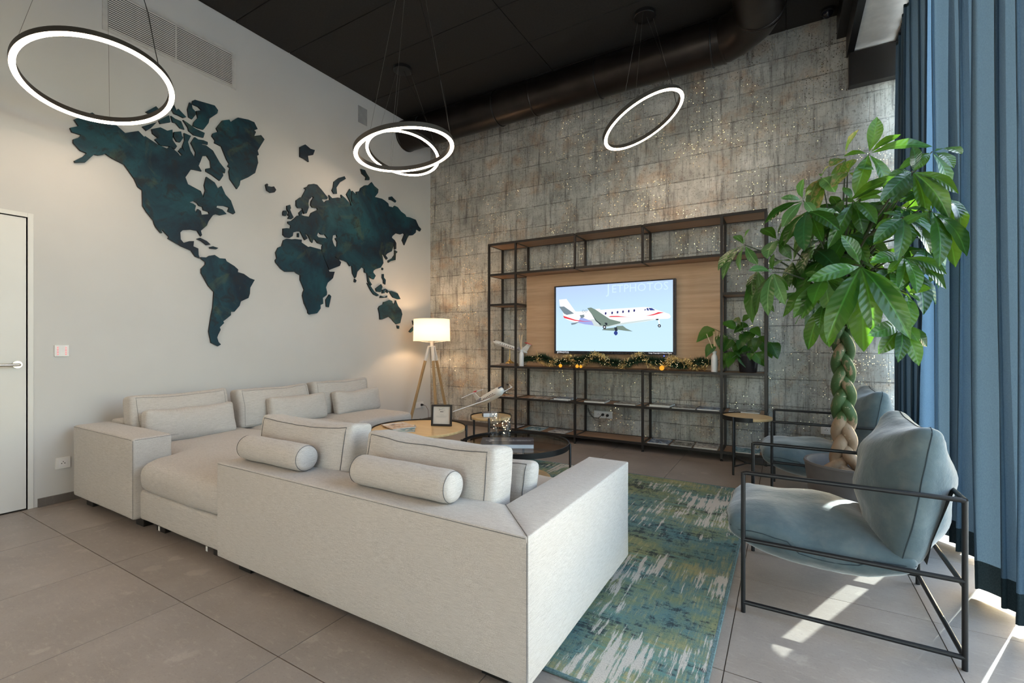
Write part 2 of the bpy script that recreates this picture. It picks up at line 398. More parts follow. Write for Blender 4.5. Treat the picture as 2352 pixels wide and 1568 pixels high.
TREE = [
    '337,3020,1600 379,2912,1276 497,2883,1260 495,2947,1367 194,2894,1246 124,2875,1533 259,2948,1744 353,3062,1191',
    '515,3050,1639 672,3066,1552 670,3058,1486 547,2939,1463 452,3008,1562 488,2951,1490 381,2928,1610',
    '515,3050,1838 389,2913,1718 479,2937,1629 627,3094,1667 411,3072,1806 443,3067,1875 598,3066,1728',
    '625,3050,1854 630,2933,1593 749,2958,1636 705,3028,1596 491,3051,1792 531,3078,1884 702,3084,1772',
    '559,3100,2081 424,2959,1928 606,3073,1867 788,3088,1954 462,3051,2065 541,2979,2156 680,3044,1836',
    '656,3200,2197 836,3060,2130 827,3246,2009 535,3230,2146 581,3160,2110 713,3106,2085',
    '417,3400,2307 682,3440,2313 541,3366,2370 309,3434,2331 507,3427,2087 446,3352,2474 351,3331,2085',
    '332,3300,2014 373,3272,1834 442,3235,2033 217,3175,1763 370,3207,1919 291,3319,2102 410,3150,1861',
    '89,3300,2056 80,3150,2125 -17,3278,2083 -96,3202,1941 -13,3258,1916 140,3244,1961 122,3215,2081',
    '-67,3150,1616 -163,3209,1391 -91,3033,1384 1,3081,1510 -172,3035,1624 -66,3129,1712 -12,3051,1437',
    '188,3100,1560 48,3018,1363 273,3104,1467 81,3011,1357 277,3063,1516 102,3139,1596 128,2962,1429',
    '-228,3300,1823 -357,3154,1675 -340,3190,1625 -259,3308,1677 -161,3275,1700 -275,3192,1864 -202,3213,1892',
    '-47,3350,1846 -125,3229,1897 -3,3291,1949 -96,3199,1726 16,3343,1739 54,3387,1864',
    '136,3350,1976 54,3400,1900 216,3352,1923 92,3401,1873 172,3194,1802 -22,3254,1814',
    '187,3150,1431 211,3203,1196 111,3161,1185 158,3080,1299 256,3198,1341',
    '526,3050,1453 570,3027,1413 472,3070,1302 589,2955,1462 512,2932,1279',
    '505,3050,1300 559,2988,1109 477,2920,1127 415,2974,1160 612,3102,1192 551,2963,1218 369,2892,1245',
    '715,3200,1951 758,3050,1749 713,3077,1804 792,3212,1861 649,3120,1967',
    '186,3450,2224 127,3354,2075 240,3311,2099 189,3506,2263 218,3383,2262 135,3336,1984',
    '316,3500,2325 234,3353,2260 349,3352,2425 244,3377,2148 324,3489,2243',
    '320,3450,2232 416,3323,2194 239,3299,2126 400,3398,2148 336,3345,2268',
    '489,3500,2047 446,3559,1906 355,3367,1918 556,3456,1953 540,3510,2031 454,3430,1815',
    '35,3400,1713 -23,3457,1829 127,3345,1836 15,3293,1558 90,3330,1514 -78,3248,1667',
    '183,3400,1797 293,3333,1669 89,3295,1724 240,3436,1906 148,3423,1706 337,3350,1751',
    '348,3300,1476 220,3147,1399 305,3196,1300 400,3193,1386 460,3186,1517 288,3191,1509',
    '500,3300,1606 590,3331,1584 412,3171,1519 500,3151,1473 584,3344,1704',
    '653,3350,1777 726,3314,1609 695,3408,1685 610,3279,1826 749,3388,1773',
    '53,3350,1518 15,3334,1398 91,3364,1408 -32,3354,1456 134,3299,1498',
    '-160,3350,1666 -182,3210,1507 -184,3236,1355 -121,3382,1576 -82,3388,1416',
    '298,3500,2000 247,3543,2118 360,3414,1886 306,3485,1843 180,3516,2065',
]
SHELF_LEAVES = ['-656,5330,1347 -799,5289,1236', '-438,5247,1362 -554,5214,1399', '-644,5231,1183 -714,5218,1074', '-472,5208,1234 -541,5160,1128', '-438,5293,1368 -379,5244,1396', '-380,5204,1430 -304,5170,1461', '-346,5296,1296 -379,5251,1184', '-300,5287,1310 -360,5239,1209', '-235,5233,1249 -270,5230,1149', '-197,5283,1204 -131,5252,1076', '-135,5243,1204 -79,5206,1072', '-269,5207,1100 -185,5196,988', '-378,5300,1086 -325,5254,952', '-508,5299,1111 -485,5255,1004', '-433,5288,1137 -402,5248,1067', '-305,5222,1099 -307,5178,1040', '-298,5245,1349 -229,5201,1278', '-363,5280,1153 -429,5246,1133', '-317,5267,1153 -382,5222,1113', '-562,5223,1286 -578,5199,1153', '-532,5247,1096 -550,5246,1023', '-527,5297,1033 -552,5267,950', '-480,5251,1045 -509,5208,964', '-447,5239,1454 -407,5232,1397', '-385,5264,1356 -446,5225,1311', '-280,5248,1229 -325,5247,1164', '-212,5216,1268 -185,5175,1209', '-442,5291,1096 -486,5264,1004', '-339,5262,1391 -400,5223,1351', '-431,5269,1199 -462,5257,1127', '-384,5251,1229 -412,5203,1148', '-273,5290,1179 -295,5285,1098', '-559,5238,1230 -582,5194,1148']
# ------------------------------------------------------------ materials
class NT:
    def __init__(s, name):
        s.m = bpy.data.materials.new(name); s.m.use_nodes = True
        s.n = s.m.node_tree.nodes; s.l = s.m.node_tree.links
        for q in list(s.n): s.n.remove(q)
        s.out = s.n.new('ShaderNodeOutputMaterial')
    def new(s, t, **k):
        q = s.n.new('ShaderNode' + t)
        for a, b in k.items(): setattr(q, a, b)
        return q
    def put(s, sock, v):
        if isinstance(v, bpy.types.NodeSocket): s.l.new(v, sock)
        elif isinstance(v, (tuple, list)) and len(v) == 3 and sock.type == 'RGBA': sock.default_value = (*v, 1)
        else: sock.default_value = v
    def coord(s, which='Object', scale=(1, 1, 1), rot=(0, 0, 0), loc=(0, 0, 0)):
        tc = s.new('TexCoord'); mp = s.new('Mapping')
        s.l.new(tc.outputs[which], mp.inputs[0])
        mp.inputs['Scale'].default_value = scale; mp.inputs['Rotation'].default_value = rot; mp.inputs['Location'].default_value = loc
        return mp.outputs[0]
    def noise(s, vec, scale=5, detail=4, rough=0.55, dist=0.0):
        q = s.new('TexNoise'); s.put(q.inputs['Vector'], vec)
        q.inputs['Scale'].default_value = scale; q.inputs['Detail'].default_value = detail
        q.inputs['Roughness'].default_value = rough; q.inputs['Distortion'].default_value = dist
        return q.outputs[0]
    def voro(s, vec, scale=5, feature='F1', rnd=1.0):
        q = s.new('TexVoronoi', feature=feature); s.put(q.inputs['Vector'], vec)
        q.inputs['Scale'].default_value = scale; q.inputs['Randomness'].default_value = rnd
        return q
    def ramp(s, fac, stops, interp='LINEAR'):
        q = s.new('ValToRGB'); s.put(q.inputs[0], fac); q.color_ramp.interpolation = interp
        e = q.color_ramp.elements
        while len(e) < len(stops): e.new(0.5)
        for k, (p, c) in enumerate(stops):
            e[k].position = p
            e[k].color = (*c, 1) if isinstance(c, (tuple, list)) else (c, c, c, 1)
        return q.outputs[0]
    def mix(s, fac, a, b, mode='MIX'):
        q = s.new('Mix', data_type='RGBA', blend_type=mode)
        s.put(q.inputs[0], fac); s.put(q.inputs[6], a); s.put(q.inputs[7], b)
        return q.outputs[2]
    def math(s, op, a, b=0.0, c=0.0):
        q = s.new('Math', operation=op)
        s.put(q.inputs[0], a); s.put(q.inputs[1], b); s.put(q.inputs[2], c)
        return q.outputs[0]
    def bump(s, h, strength=0.3, dist=0.01, normal=None):
        q = s.new('Bump'); s.put(q.inputs['Height'], h)
        q.inputs['Strength'].default_value = strength; q.inputs['Distance'].default_value = dist
        if normal is not None: s.put(q.inputs['Normal'], normal)
        return q.outputs[0]
    def pbr(s, base, rough=0.5, metal=0.0, normal=None, spec=None, sheen=None, emit=None, es=0.0, coat=None):
        q = s.new('BsdfPrincipled')
        s.put(q.inputs['Base Color'], base); s.put(q.inputs['Roughness'], rough); s.put(q.inputs['Metallic'], metal)
        if normal is not None: s.put(q.inputs['Normal'], normal)
        if spec is not None: s.put(q.inputs['Specular IOR Level'], spec)
        if sheen is not None:
            q.inputs['Sheen Weight'].default_value = sheen; q.inputs['Sheen Roughness'].default_value = 0.4
        if coat is not None: q.inputs['Coat Weight'].default_value = coat
        if emit is not None:
            s.put(q.inputs['Emission Color'], emit); q.inputs['Emission Strength'].default_value = es
        return q.outputs[0]
    def end(s, sh):
        s.l.new(sh, s.out.inputs[0]); return s.m

def plain(name, base, rough=0.5, metal=0.0, var=0.04, vs=12, bump=0.0, spec=None):
    t = NT(name)
    c = t.noise(t.coord(), vs, 3)
    lo = tuple(max(0, q * (1 - var * 2)) for q in base); hi = tuple(min(1, q * (1 + var * 2)) for q in base)
    col = t.ramp(c, [(0.3, lo), (0.7, hi)])
    nrm = t.bump(t.noise(t.coord(), vs * 12, 2), bump, 0.002) if bump else None
    return t.end(t.pbr(col, rough, metal, nrm, spec))

def emitter(name, col, k):
    t = NT(name); e = t.new('Emission'); t.put(e.inputs[0], col); e.inputs[1].default_value = k
    return t.end(e.outputs[0])

def m_wall():
    t = NT('white_paint')
    n = t.noise(t.coord(), 1.2, 3); f = t.noise(t.coord(), 160, 2)
    col = t.ramp(n, [(0.3, (0.58, 0.575, 0.565)), (0.7, (0.62, 0.615, 0.605))])
    return t.end(t.pbr(col, 0.6, 0, t.bump(f, 0.06, 0.002), 0.3))

def m_concrete():
    t = NT('concrete_wallpaper')
    o = t.coord('Object')
    br = t.new('TexBrick'); br.offset = 0.35; br.offset_frequency = 2
    mp = t.coord('Object', rot=(PI / 2, 0, 0))
    # brick pattern lives in the x-z plane of the wall
    sep = t.new('SeparateXYZ'); t.l.new(o, sep.inputs[0])
    cmb = t.new('CombineXYZ'); t.l.new(sep.outputs[0], cmb.inputs[0]); t.l.new(sep.outputs[2], cmb.inputs[1])
    wob = t.noise(o, 2.5, 3); wob2 = t.math('MULTIPLY', t.math('SUBTRACT', wob, 0.5), 0.035)
    add = t.new('VectorMath', operation='ADD'); t.l.new(cmb.outputs[0], add.inputs[0])
    cw = t.new('CombineXYZ'); t.l.new(wob2, cw.inputs[0]); t.l.new(wob2, cw.inputs[1]); t.l.new(cw.outputs[0], add.inputs[1])
    t.l.new(add.outputs[0], br.inputs['Vector'])
    br.inputs['Scale'].default_value = 1.0
    br.inputs['Brick Width'].default_value = 0.41; br.inputs['Row Height'].default_value = 0.275
    br.inputs['Mortar Size'].default_value = 0.006; br.inputs['Mortar Smooth'].default_value = 0.6
    br.inputs['Color1'].default_value = (0.30, 0.30, 0.30, 1); br.inputs['Color2'].default_value = (0.75, 0.75, 0.75, 1)
    br.inputs['Mortar'].default_value = (0.5, 0.5, 0.5, 1)
    v_st = t.noise(t.coord('Object', (26, 26, 2.2)), 1.0, 6, 0.7)      # vertical streaks
    v_st2 = t.noise(t.coord('Object', (75, 75, 5)), 1.0, 4, 0.7)
    h_st = t.noise(t.coord('Object', (3, 3, 45)), 1.0, 5, 0.7)          # horizontal streaks
    blot = t.noise(o, 3.2, 6, 0.65)
    fine = t.noise(o, 55, 4, 0.7)
    base = t.ramp(blot, [(0.30, (0.29, 0.29, 0.275)), (0.5, (0.47, 0.47, 0.44)), (0.72, (0.64, 0.63, 0.59))])
    base = t.mix(t.ramp(t.noise(o, 4.3, 5, 0.6), [(0.52, 0.0), (0.68, 0.55)]), base, (0.42, 0.27, 0.16))       # rust tint
    base = t.mix(0.28, base, br.outputs[0], 'OVERLAY')
    base = t.mix(t.ramp(v_st, [(0.51, 0.0), (0.67, 0.75)]), base, (0.095, 0.09, 0.088))
    base = t.mix(t.ramp(v_st2, [(0.56, 0.0), (0.70, 0.6)]), base, (0.07, 0.06, 0.055))
    base = t.mix(t.ramp(h_st, [(0.57, 0.0), (0.70, 0.5)]), base, (0.13, 0.12, 0.11))
    base = t.mix(t.ramp(v_st, [(0.25, 0.5), (0.38, 0.0)]), base, (0.68, 0.67, 0.63))
    base = t.mix(t.ramp(fine, [(0.55, 0.0), (0.66, 0.6)]), base, (0.10, 0.075, 0.06))
    base = t.mix(t.math('MULTIPLY', br.outputs[1], 0.12), base, (0.06, 0.058, 0.055))
    zz = t.math('FRACT', t.math('ADD', t.math('DIVIDE', sep.outputs[2], 0.275), t.math('MULTIPLY', wob2, 1.2)))
    row = t.math('MULTIPLY', t.ramp(t.math('ABSOLUTE', t.math('SUBTRACT', zz, 0.5)), [(0.472, 0.0), (0.495, 1.0)]), t.ramp(t.noise(t.coord('Object', (9, 9, 3)), 1.0, 4), [(0.36, 0.15), (0.6, 1.0)]))
    base = t.mix(t.math('MULTIPLY', row, 0.8), base, (0.055, 0.05, 0.047))
    # gold foil flecks
    vo = t.voro(o, 85)
    sepc = t.new('SeparateColor'); t.l.new(vo.outputs['Color'], sepc.inputs[0])
    near = t.math('LESS_THAN', vo.outputs['Distance'], 0.36)
    pick = t.math('GREATER_THAN', sepc.outputs[0], 0.82)
    fl = t.math('MULTIPLY', t.math('MULTIPLY', near, pick), t.ramp(t.noise(o, 2.2, 3), [(0.46, 0.0), (0.52, 1.0)]))
    base = t.mix(fl, base, (0.85, 0.66, 0.36))
    hgt = t.math('ADD', t.math('MULTIPLY', fine, 0.5), t.math('ADD', t.math('MULTIPLY', v_st, 0.6), t.math('MULTIPLY', br.outputs[1], -0.8)))
    nb = t.bump(hgt, 0.35, 0.006)
    # each fleck is tilted its own way
    geo = t.new('NewGeometry')
    vm = t.new('VectorMath', operation='SUBTRACT'); t.l.new(vo.outputs['Color'], vm.inputs[0]); vm.inputs[1].default_value = (0.5, 0.5, 0.5)
    vs = t.new('VectorMath', operation='SCALE'); t.l.new(vm.outputs[0], vs.inputs[0]); vs.inputs['Scale'].default_value = 1.3
    va = t.new('VectorMath', operation='ADD'); t.l.new(geo.outputs['Normal'], va.inputs[0]); t.l.new(vs.outputs[0], va.inputs[1])
    vn = t.new('VectorMath', operation='NORMALIZE'); t.l.new(va.outputs[0], vn.inputs[0])
    mx = t.new('Mix', data_type='VECTOR'); t.l.new(fl, mx.inputs[0]); t.l.new(nb, mx.inputs[4]); t.l.new(vn.outputs[0], mx.inputs[5])
    rough = t.ramp(fl, [(0.0, 0.52), (1.0, 0.22)])
    return t.end(t.pbr(base, rough, fl, mx.outputs[1], 0.45))

def m_tile(name='stone_tile', k=1.0):
    t = NT(name)
    o = t.coord('Object')
    oi = t.new('ObjectInfo')
    off = t.new('VectorMath', operation='SCALE'); off.inputs[0].default_value = (13.7, 7.1, 3.3); t.l.new(oi.outputs['Random'], off.inputs['Scale'])
    ad = t.new('VectorMath', operation='ADD'); t.l.new(o, ad.inputs[0]); t.l.new(off.outputs[0], ad.inputs[1])
    p = ad.outputs[0]
    st = t.new('Mapping'); t.l.new(p, st.inputs[0]); st.inputs['Scale'].default_value = (2.2, 7.0, 1)
    st.inputs['Rotation'].default_value = (0, 0, 0.45)
    cloud = t.noise(p, 3.0, 6, 0.65)
    streak = t.noise(st.outputs[0], 9.0, 7, 0.75)
    grain = t.noise(p, 130, 3, 0.6)
    col = t.ramp(cloud, [(0.3, (0.265 * k, 0.228 * k, 0.202 * k)), (0.7, (0.34 * k, 0.298 * k, 0.266 * k))])
    col = t.mix(t.ramp(streak, [(0.54, 0.0), (0.68, 0.6)]), col, (0.42 * k, 0.37 * k, 0.325 * k))
    col = t.mix(t.ramp(streak, [(0.26, 0.22), (0.42, 0.0)]), col, (0.19 * k, 0.165 * k, 0.145 * k))
    vo = t.voro(t.mix(0.12, p, t.noise(p, 9, 3), 'LINEAR_LIGHT'), 7.5)
    sc = t.new('SeparateColor'); t.l.new(vo.outputs['Color'], sc.inputs[0])
    peb = t.math('MULTIPLY', t.math('GREATER_THAN', sc.outputs[1], 0.86), t.ramp(vo.outputs['Distance'], [(0.22, 1.0), (0.34, 0.0)]))
    col = t.mix(t.math('MULTIPLY', peb, 0.45), col, (0.45 * k, 0.40 * k, 0.35 * k))
    col = t.mix(t.ramp(grain, [(0.55, 0.0), (0.75, 0.3)]), col, (0.12 * k, 0.10 * k, 0.085 * k))
    return t.end(t.pbr(col, 0.33, 0, t.bump(grain, 0.05, 0.001), 0.65))

def m_linen():
    t = NT('grey_linen')
    o = t.coord('Object')
    a = t.noise(t.coord('Object', (22, 22, 520)), 1.0, 3, 0.65)
    b = t.noise(t.coord('Object', (30, 420, 60)), 1.0, 3, 0.65)
    g = t.noise(o, 520, 2, 0.6); cl = t.noise(o, 3, 3)
    geo = t.new('NewGeometry'); sp = t.new('SeparateXYZ'); t.l.new(geo.outputs['Normal'], sp.inputs[0])
    top = t.ramp(t.math('ABSOLUTE', sp.outputs[2]), [(0.55, 0.0), (0.75, 1.0)])
    thr = t.mix(top, a, b)
    col = t.ramp(thr, [(0.30, (0.45, 0.425, 0.40)), (0.5, (0.585, 0.558, 0.53)), (0.70, (0.66, 0.632, 0.602))])
    col = t.mix(t.ramp(g, [(0.38, 0.5), (0.56, 0.0)]), col, (0.30, 0.275, 0.255))
    col = t.mix(t.ramp(cl, [(0.35, 0.10), (0.65, 0.0)]), col, (0.40, 0.37, 0.34))
    h = t.math('ADD', t.math('MULTIPLY', thr, 0.5), t.math('MULTIPLY', g, 0.6))
    return t.end(t.pbr(col, 0.9, 0, t.bump(h, 0.25, 0.0015), 0.15, sheen=0.12))

def m_velvet():
    t = NT('blue_velvet')
    o = t.coord('Object')
    a = t.noise(o, 4.2, 5, 0.6); b = t.noise(o, 13, 4, 0.6); f = t.noise(o, 300, 2)
    col = t.ramp(a, [(0.30, (0.048, 0.074, 0.088)), (0.55, (0.078, 0.112, 0.127)), (0.75, (0.135, 0.172, 0.182))])
    col = t.mix(t.ramp(b, [(0.5, 0.0), (0.7, 0.3)]), col, (0.155, 0.165, 0.165))
    return t.end(t.pbr(col, 0.75, 0, t.bump(t.math('ADD', t.math('MULTIPLY', b, 1.2), t.math('MULTIPLY', f, 0.1)), 0.3, 0.012), 0.2, sheen=0.6))

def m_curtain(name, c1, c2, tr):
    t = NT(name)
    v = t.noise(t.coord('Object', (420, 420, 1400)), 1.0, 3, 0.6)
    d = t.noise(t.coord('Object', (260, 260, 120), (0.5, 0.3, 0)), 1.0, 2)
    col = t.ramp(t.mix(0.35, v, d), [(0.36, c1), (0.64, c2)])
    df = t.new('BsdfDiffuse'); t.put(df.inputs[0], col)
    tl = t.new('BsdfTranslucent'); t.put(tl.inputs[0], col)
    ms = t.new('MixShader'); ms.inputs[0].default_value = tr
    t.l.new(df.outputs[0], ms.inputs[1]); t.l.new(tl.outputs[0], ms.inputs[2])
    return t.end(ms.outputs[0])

def m_leaf(name, c1, c2, brown=0.0):
    t = NT(name)
    oi = t.new('ObjectInfo')
    o = t.coord('Object')
    col = t.ramp(oi.outputs['Random'], [(0.0, c1), (1.0, c2)])
    sp = t.new('SeparateXYZ'); t.l.new(o, sp.inputs[0])
    ax = t.math('ABSOLUTE', sp.outputs[0])
    rib = t.ramp(ax, [(0.006, 1.0), (0.014, 0.0)])
    wv = t.math('SINE', t.math('MULTIPLY', t.math('ADD', sp.outputs[1], t.math('MULTIPLY', ax, -0.9)), 62.0))
    vein = t.ramp(wv, [(0.86, 0.0), (0.97, 0.5)])
    col = t.mix(t.math('MAXIMUM', t.math('MULTIPLY', rib, 0.55), t.math('MULTIPLY', vein, 0.16)), col, tuple(min(1, q * 2.2) for q in c2))
    if brown:
        col = t.mix(t.ramp(t.noise(t.coord('Generated'), 3, 3), [(0.45, 0.0), (0.6, brown)]), col, (0.33, 0.20, 0.09))
    p = t.pbr(col, 0.27, 0, t.bump(t.math('ADD', wv, t.math('MULTIPLY', rib, -2.0)), 0.12, 0.01), 0.5)
    tl = t.new('BsdfTranslucent'); t.put(tl.inputs[0], t.mix(0.5, col, (0.25, 0.55, 0.03)))
    ms = t.new('MixShader'); ms.inputs[0].default_value = 0.3
    t.l.new(p, ms.inputs[1]); t.l.new(tl.outputs[0], ms.inputs[2])
    return t.end(ms.outputs[0])

def m_oak(name, c1, c2, axis='x', rough=0.45):
    t = NT(name)
    sc = {'x': (1.2, 26, 26), 'y': (26, 1.2, 26), 'z': (26, 26, 1.2)}[axis]
    a = t.noise(t.coord('Object', sc), 1.0, 6, 0.62, 0.4)
    b = t.noise(t.coord('Object', tuple(q * 4 for q in sc)), 1.0, 4, 0.6)
    col = t.ramp(a, [(0.33, c1), (0.68, c2)])
    col = t.mix(t.ramp(b, [(0.55, 0.0), (0.75, 0.35)]), col, tuple(q * 0.62 for q in c1))
    return t.end(t.pbr(col, rough, 0, t.bump(b, 0.08, 0.001), 0.4))

def m_rug():
    t = NT('rug_weave')
    o = t.coord('Object')
    ln = t.noise(t.coord('Object', (34, 2.2, 1)), 1.0, 6, 0.75)           # streaks along y
    ln2 = t.noise(t.coord('Object', (80, 6.0, 1)), 1.0, 5, 0.75)
    cr = t.noise(t.coord('Object', (3.2, 44, 1)), 1.0, 6, 0.75)
    pat = t.noise(t.coord('Object', (22, 14, 1)), 1.0, 6, 0.8)
    big = t.noise(t.coord('Object', (0.8, 1.25, 1), loc=(0.4, 0.2, 0)), 1.7, 3, 0.6); big2 = t.noise(t.coord('Object', (0.8, 1.1, 1), loc=(5.2, 1.3, 0)), 1.9, 3, 0.6)
    big3 = t.noise(t.coord('Object', (0.7, 1.2, 1), loc=(-3.2, 7.3, 0)), 2.2, 4, 0.7)
    col = t.ramp(t.mix(0.3, big, pat), [(0.34, (0.063, 0.161, 0.210)), (0.46, (0.119, 0.217, 0.217)), (0.54, (0.189, 0.238, 0.147)), (0.66, (0.308, 0.294, 0.133))])
    col = t.mix(t.ramp(t.mix(0.5, big3, ln2), [(0.51, 0.0), (0.61, 0.7)]), col, (0.420, 0.371, 0.182))
    col = t.mix(t.ramp(t.mix(0.55, big2, cr), [(0.52, 0.0), (0.59, 0.7)]), col, (0.119, 0.280, 0.259))
    col = t.mix(t.ramp(t.mix(0.6, pat, t.mix(0.5, big3, cr)), [(0.435, 0.92), (0.485, 0.0)]), col, (0.035, 0.043, 0.050))
    w = t.math('ADD', t.math('MULTIPLY', t.math('SUBTRACT', big2, 0.47), 0.95), ln)
    col = t.mix(t.ramp(w, [(0.595, 0.0), (0.63, 0.92)]), col, (0.588, 0.539, 0.490))
    weave = t.noise(t.coord('Object', (420, 160, 1)), 1.0, 2)
    col = t.mix(t.ramp(weave, [(0.35, 0.35), (0.55, 0.0)]), col, (0.056, 0.070, 0.070))
    return t.end(t.pbr(col, 0.95, 0, t.bump(weave, 0.4, 0.003), 0.1))

def m_map():
    t = NT('map_resin')
    o = t.coord('Object')
    cl = t.noise(o, 1.7, 6, 0.62, 0.6); fi = t.noise(o, 9, 7, 0.7, 0.8); yl = t.noise(t.coord('Object', (1, 1.4, 1.4), loc=(3.3, 2.2, 1.1)), 2.2, 5, 0.6, 1.2)
    col = t.ramp(cl, [(0.28, (0.008, 0.008, 0.012)), (0.42, (0.006, 0.018, 0.034)), (0.55, (0.008, 0.042, 0.062)), (0.72, (0.014, 0.085, 0.105))])
    col = t.mix(t.ramp(yl, [(0.57, 0.0), (0.74, 0.55)]), col, (0.10, 0.12, 0.05))
    col = t.mix(t.ramp(fi, [(0.36, 0.75), (0.48, 0.0)]), col, (0.014, 0.016, 0.02))
    return t.end(t.pbr(col, 0.55, 0, t.bump(fi, 0.35, 0.01), 0.3))

def m_print(name, pal, sc=9.0):
    """the printed picture of a magazine cover"""
    t = NT(name)
    oi = t.new('ObjectInfo'); o = t.coord('Generated')
    off = t.new('VectorMath', operation='SCALE'); off.inputs[0].default_value = (9.1, 5.3, 2.2); t.l.new(oi.outputs['Random'], off.inputs['Scale'])
    ad = t.new('VectorMath', operation='ADD'); t.l.new(o, ad.inputs[0]); t.l.new(off.outputs[0], ad.inputs[1])
    n = t.noise(ad.outputs[0], sc * 0.45, 5, 0.6, 1.0)
    col = t.ramp(n, [(0.30, pal[0]), (0.45, pal[1]), (0.55, pal[2]), (0.68, pal[3])])
    return t.end(t.pbr(col, 0.25, 0, None, 0.5))

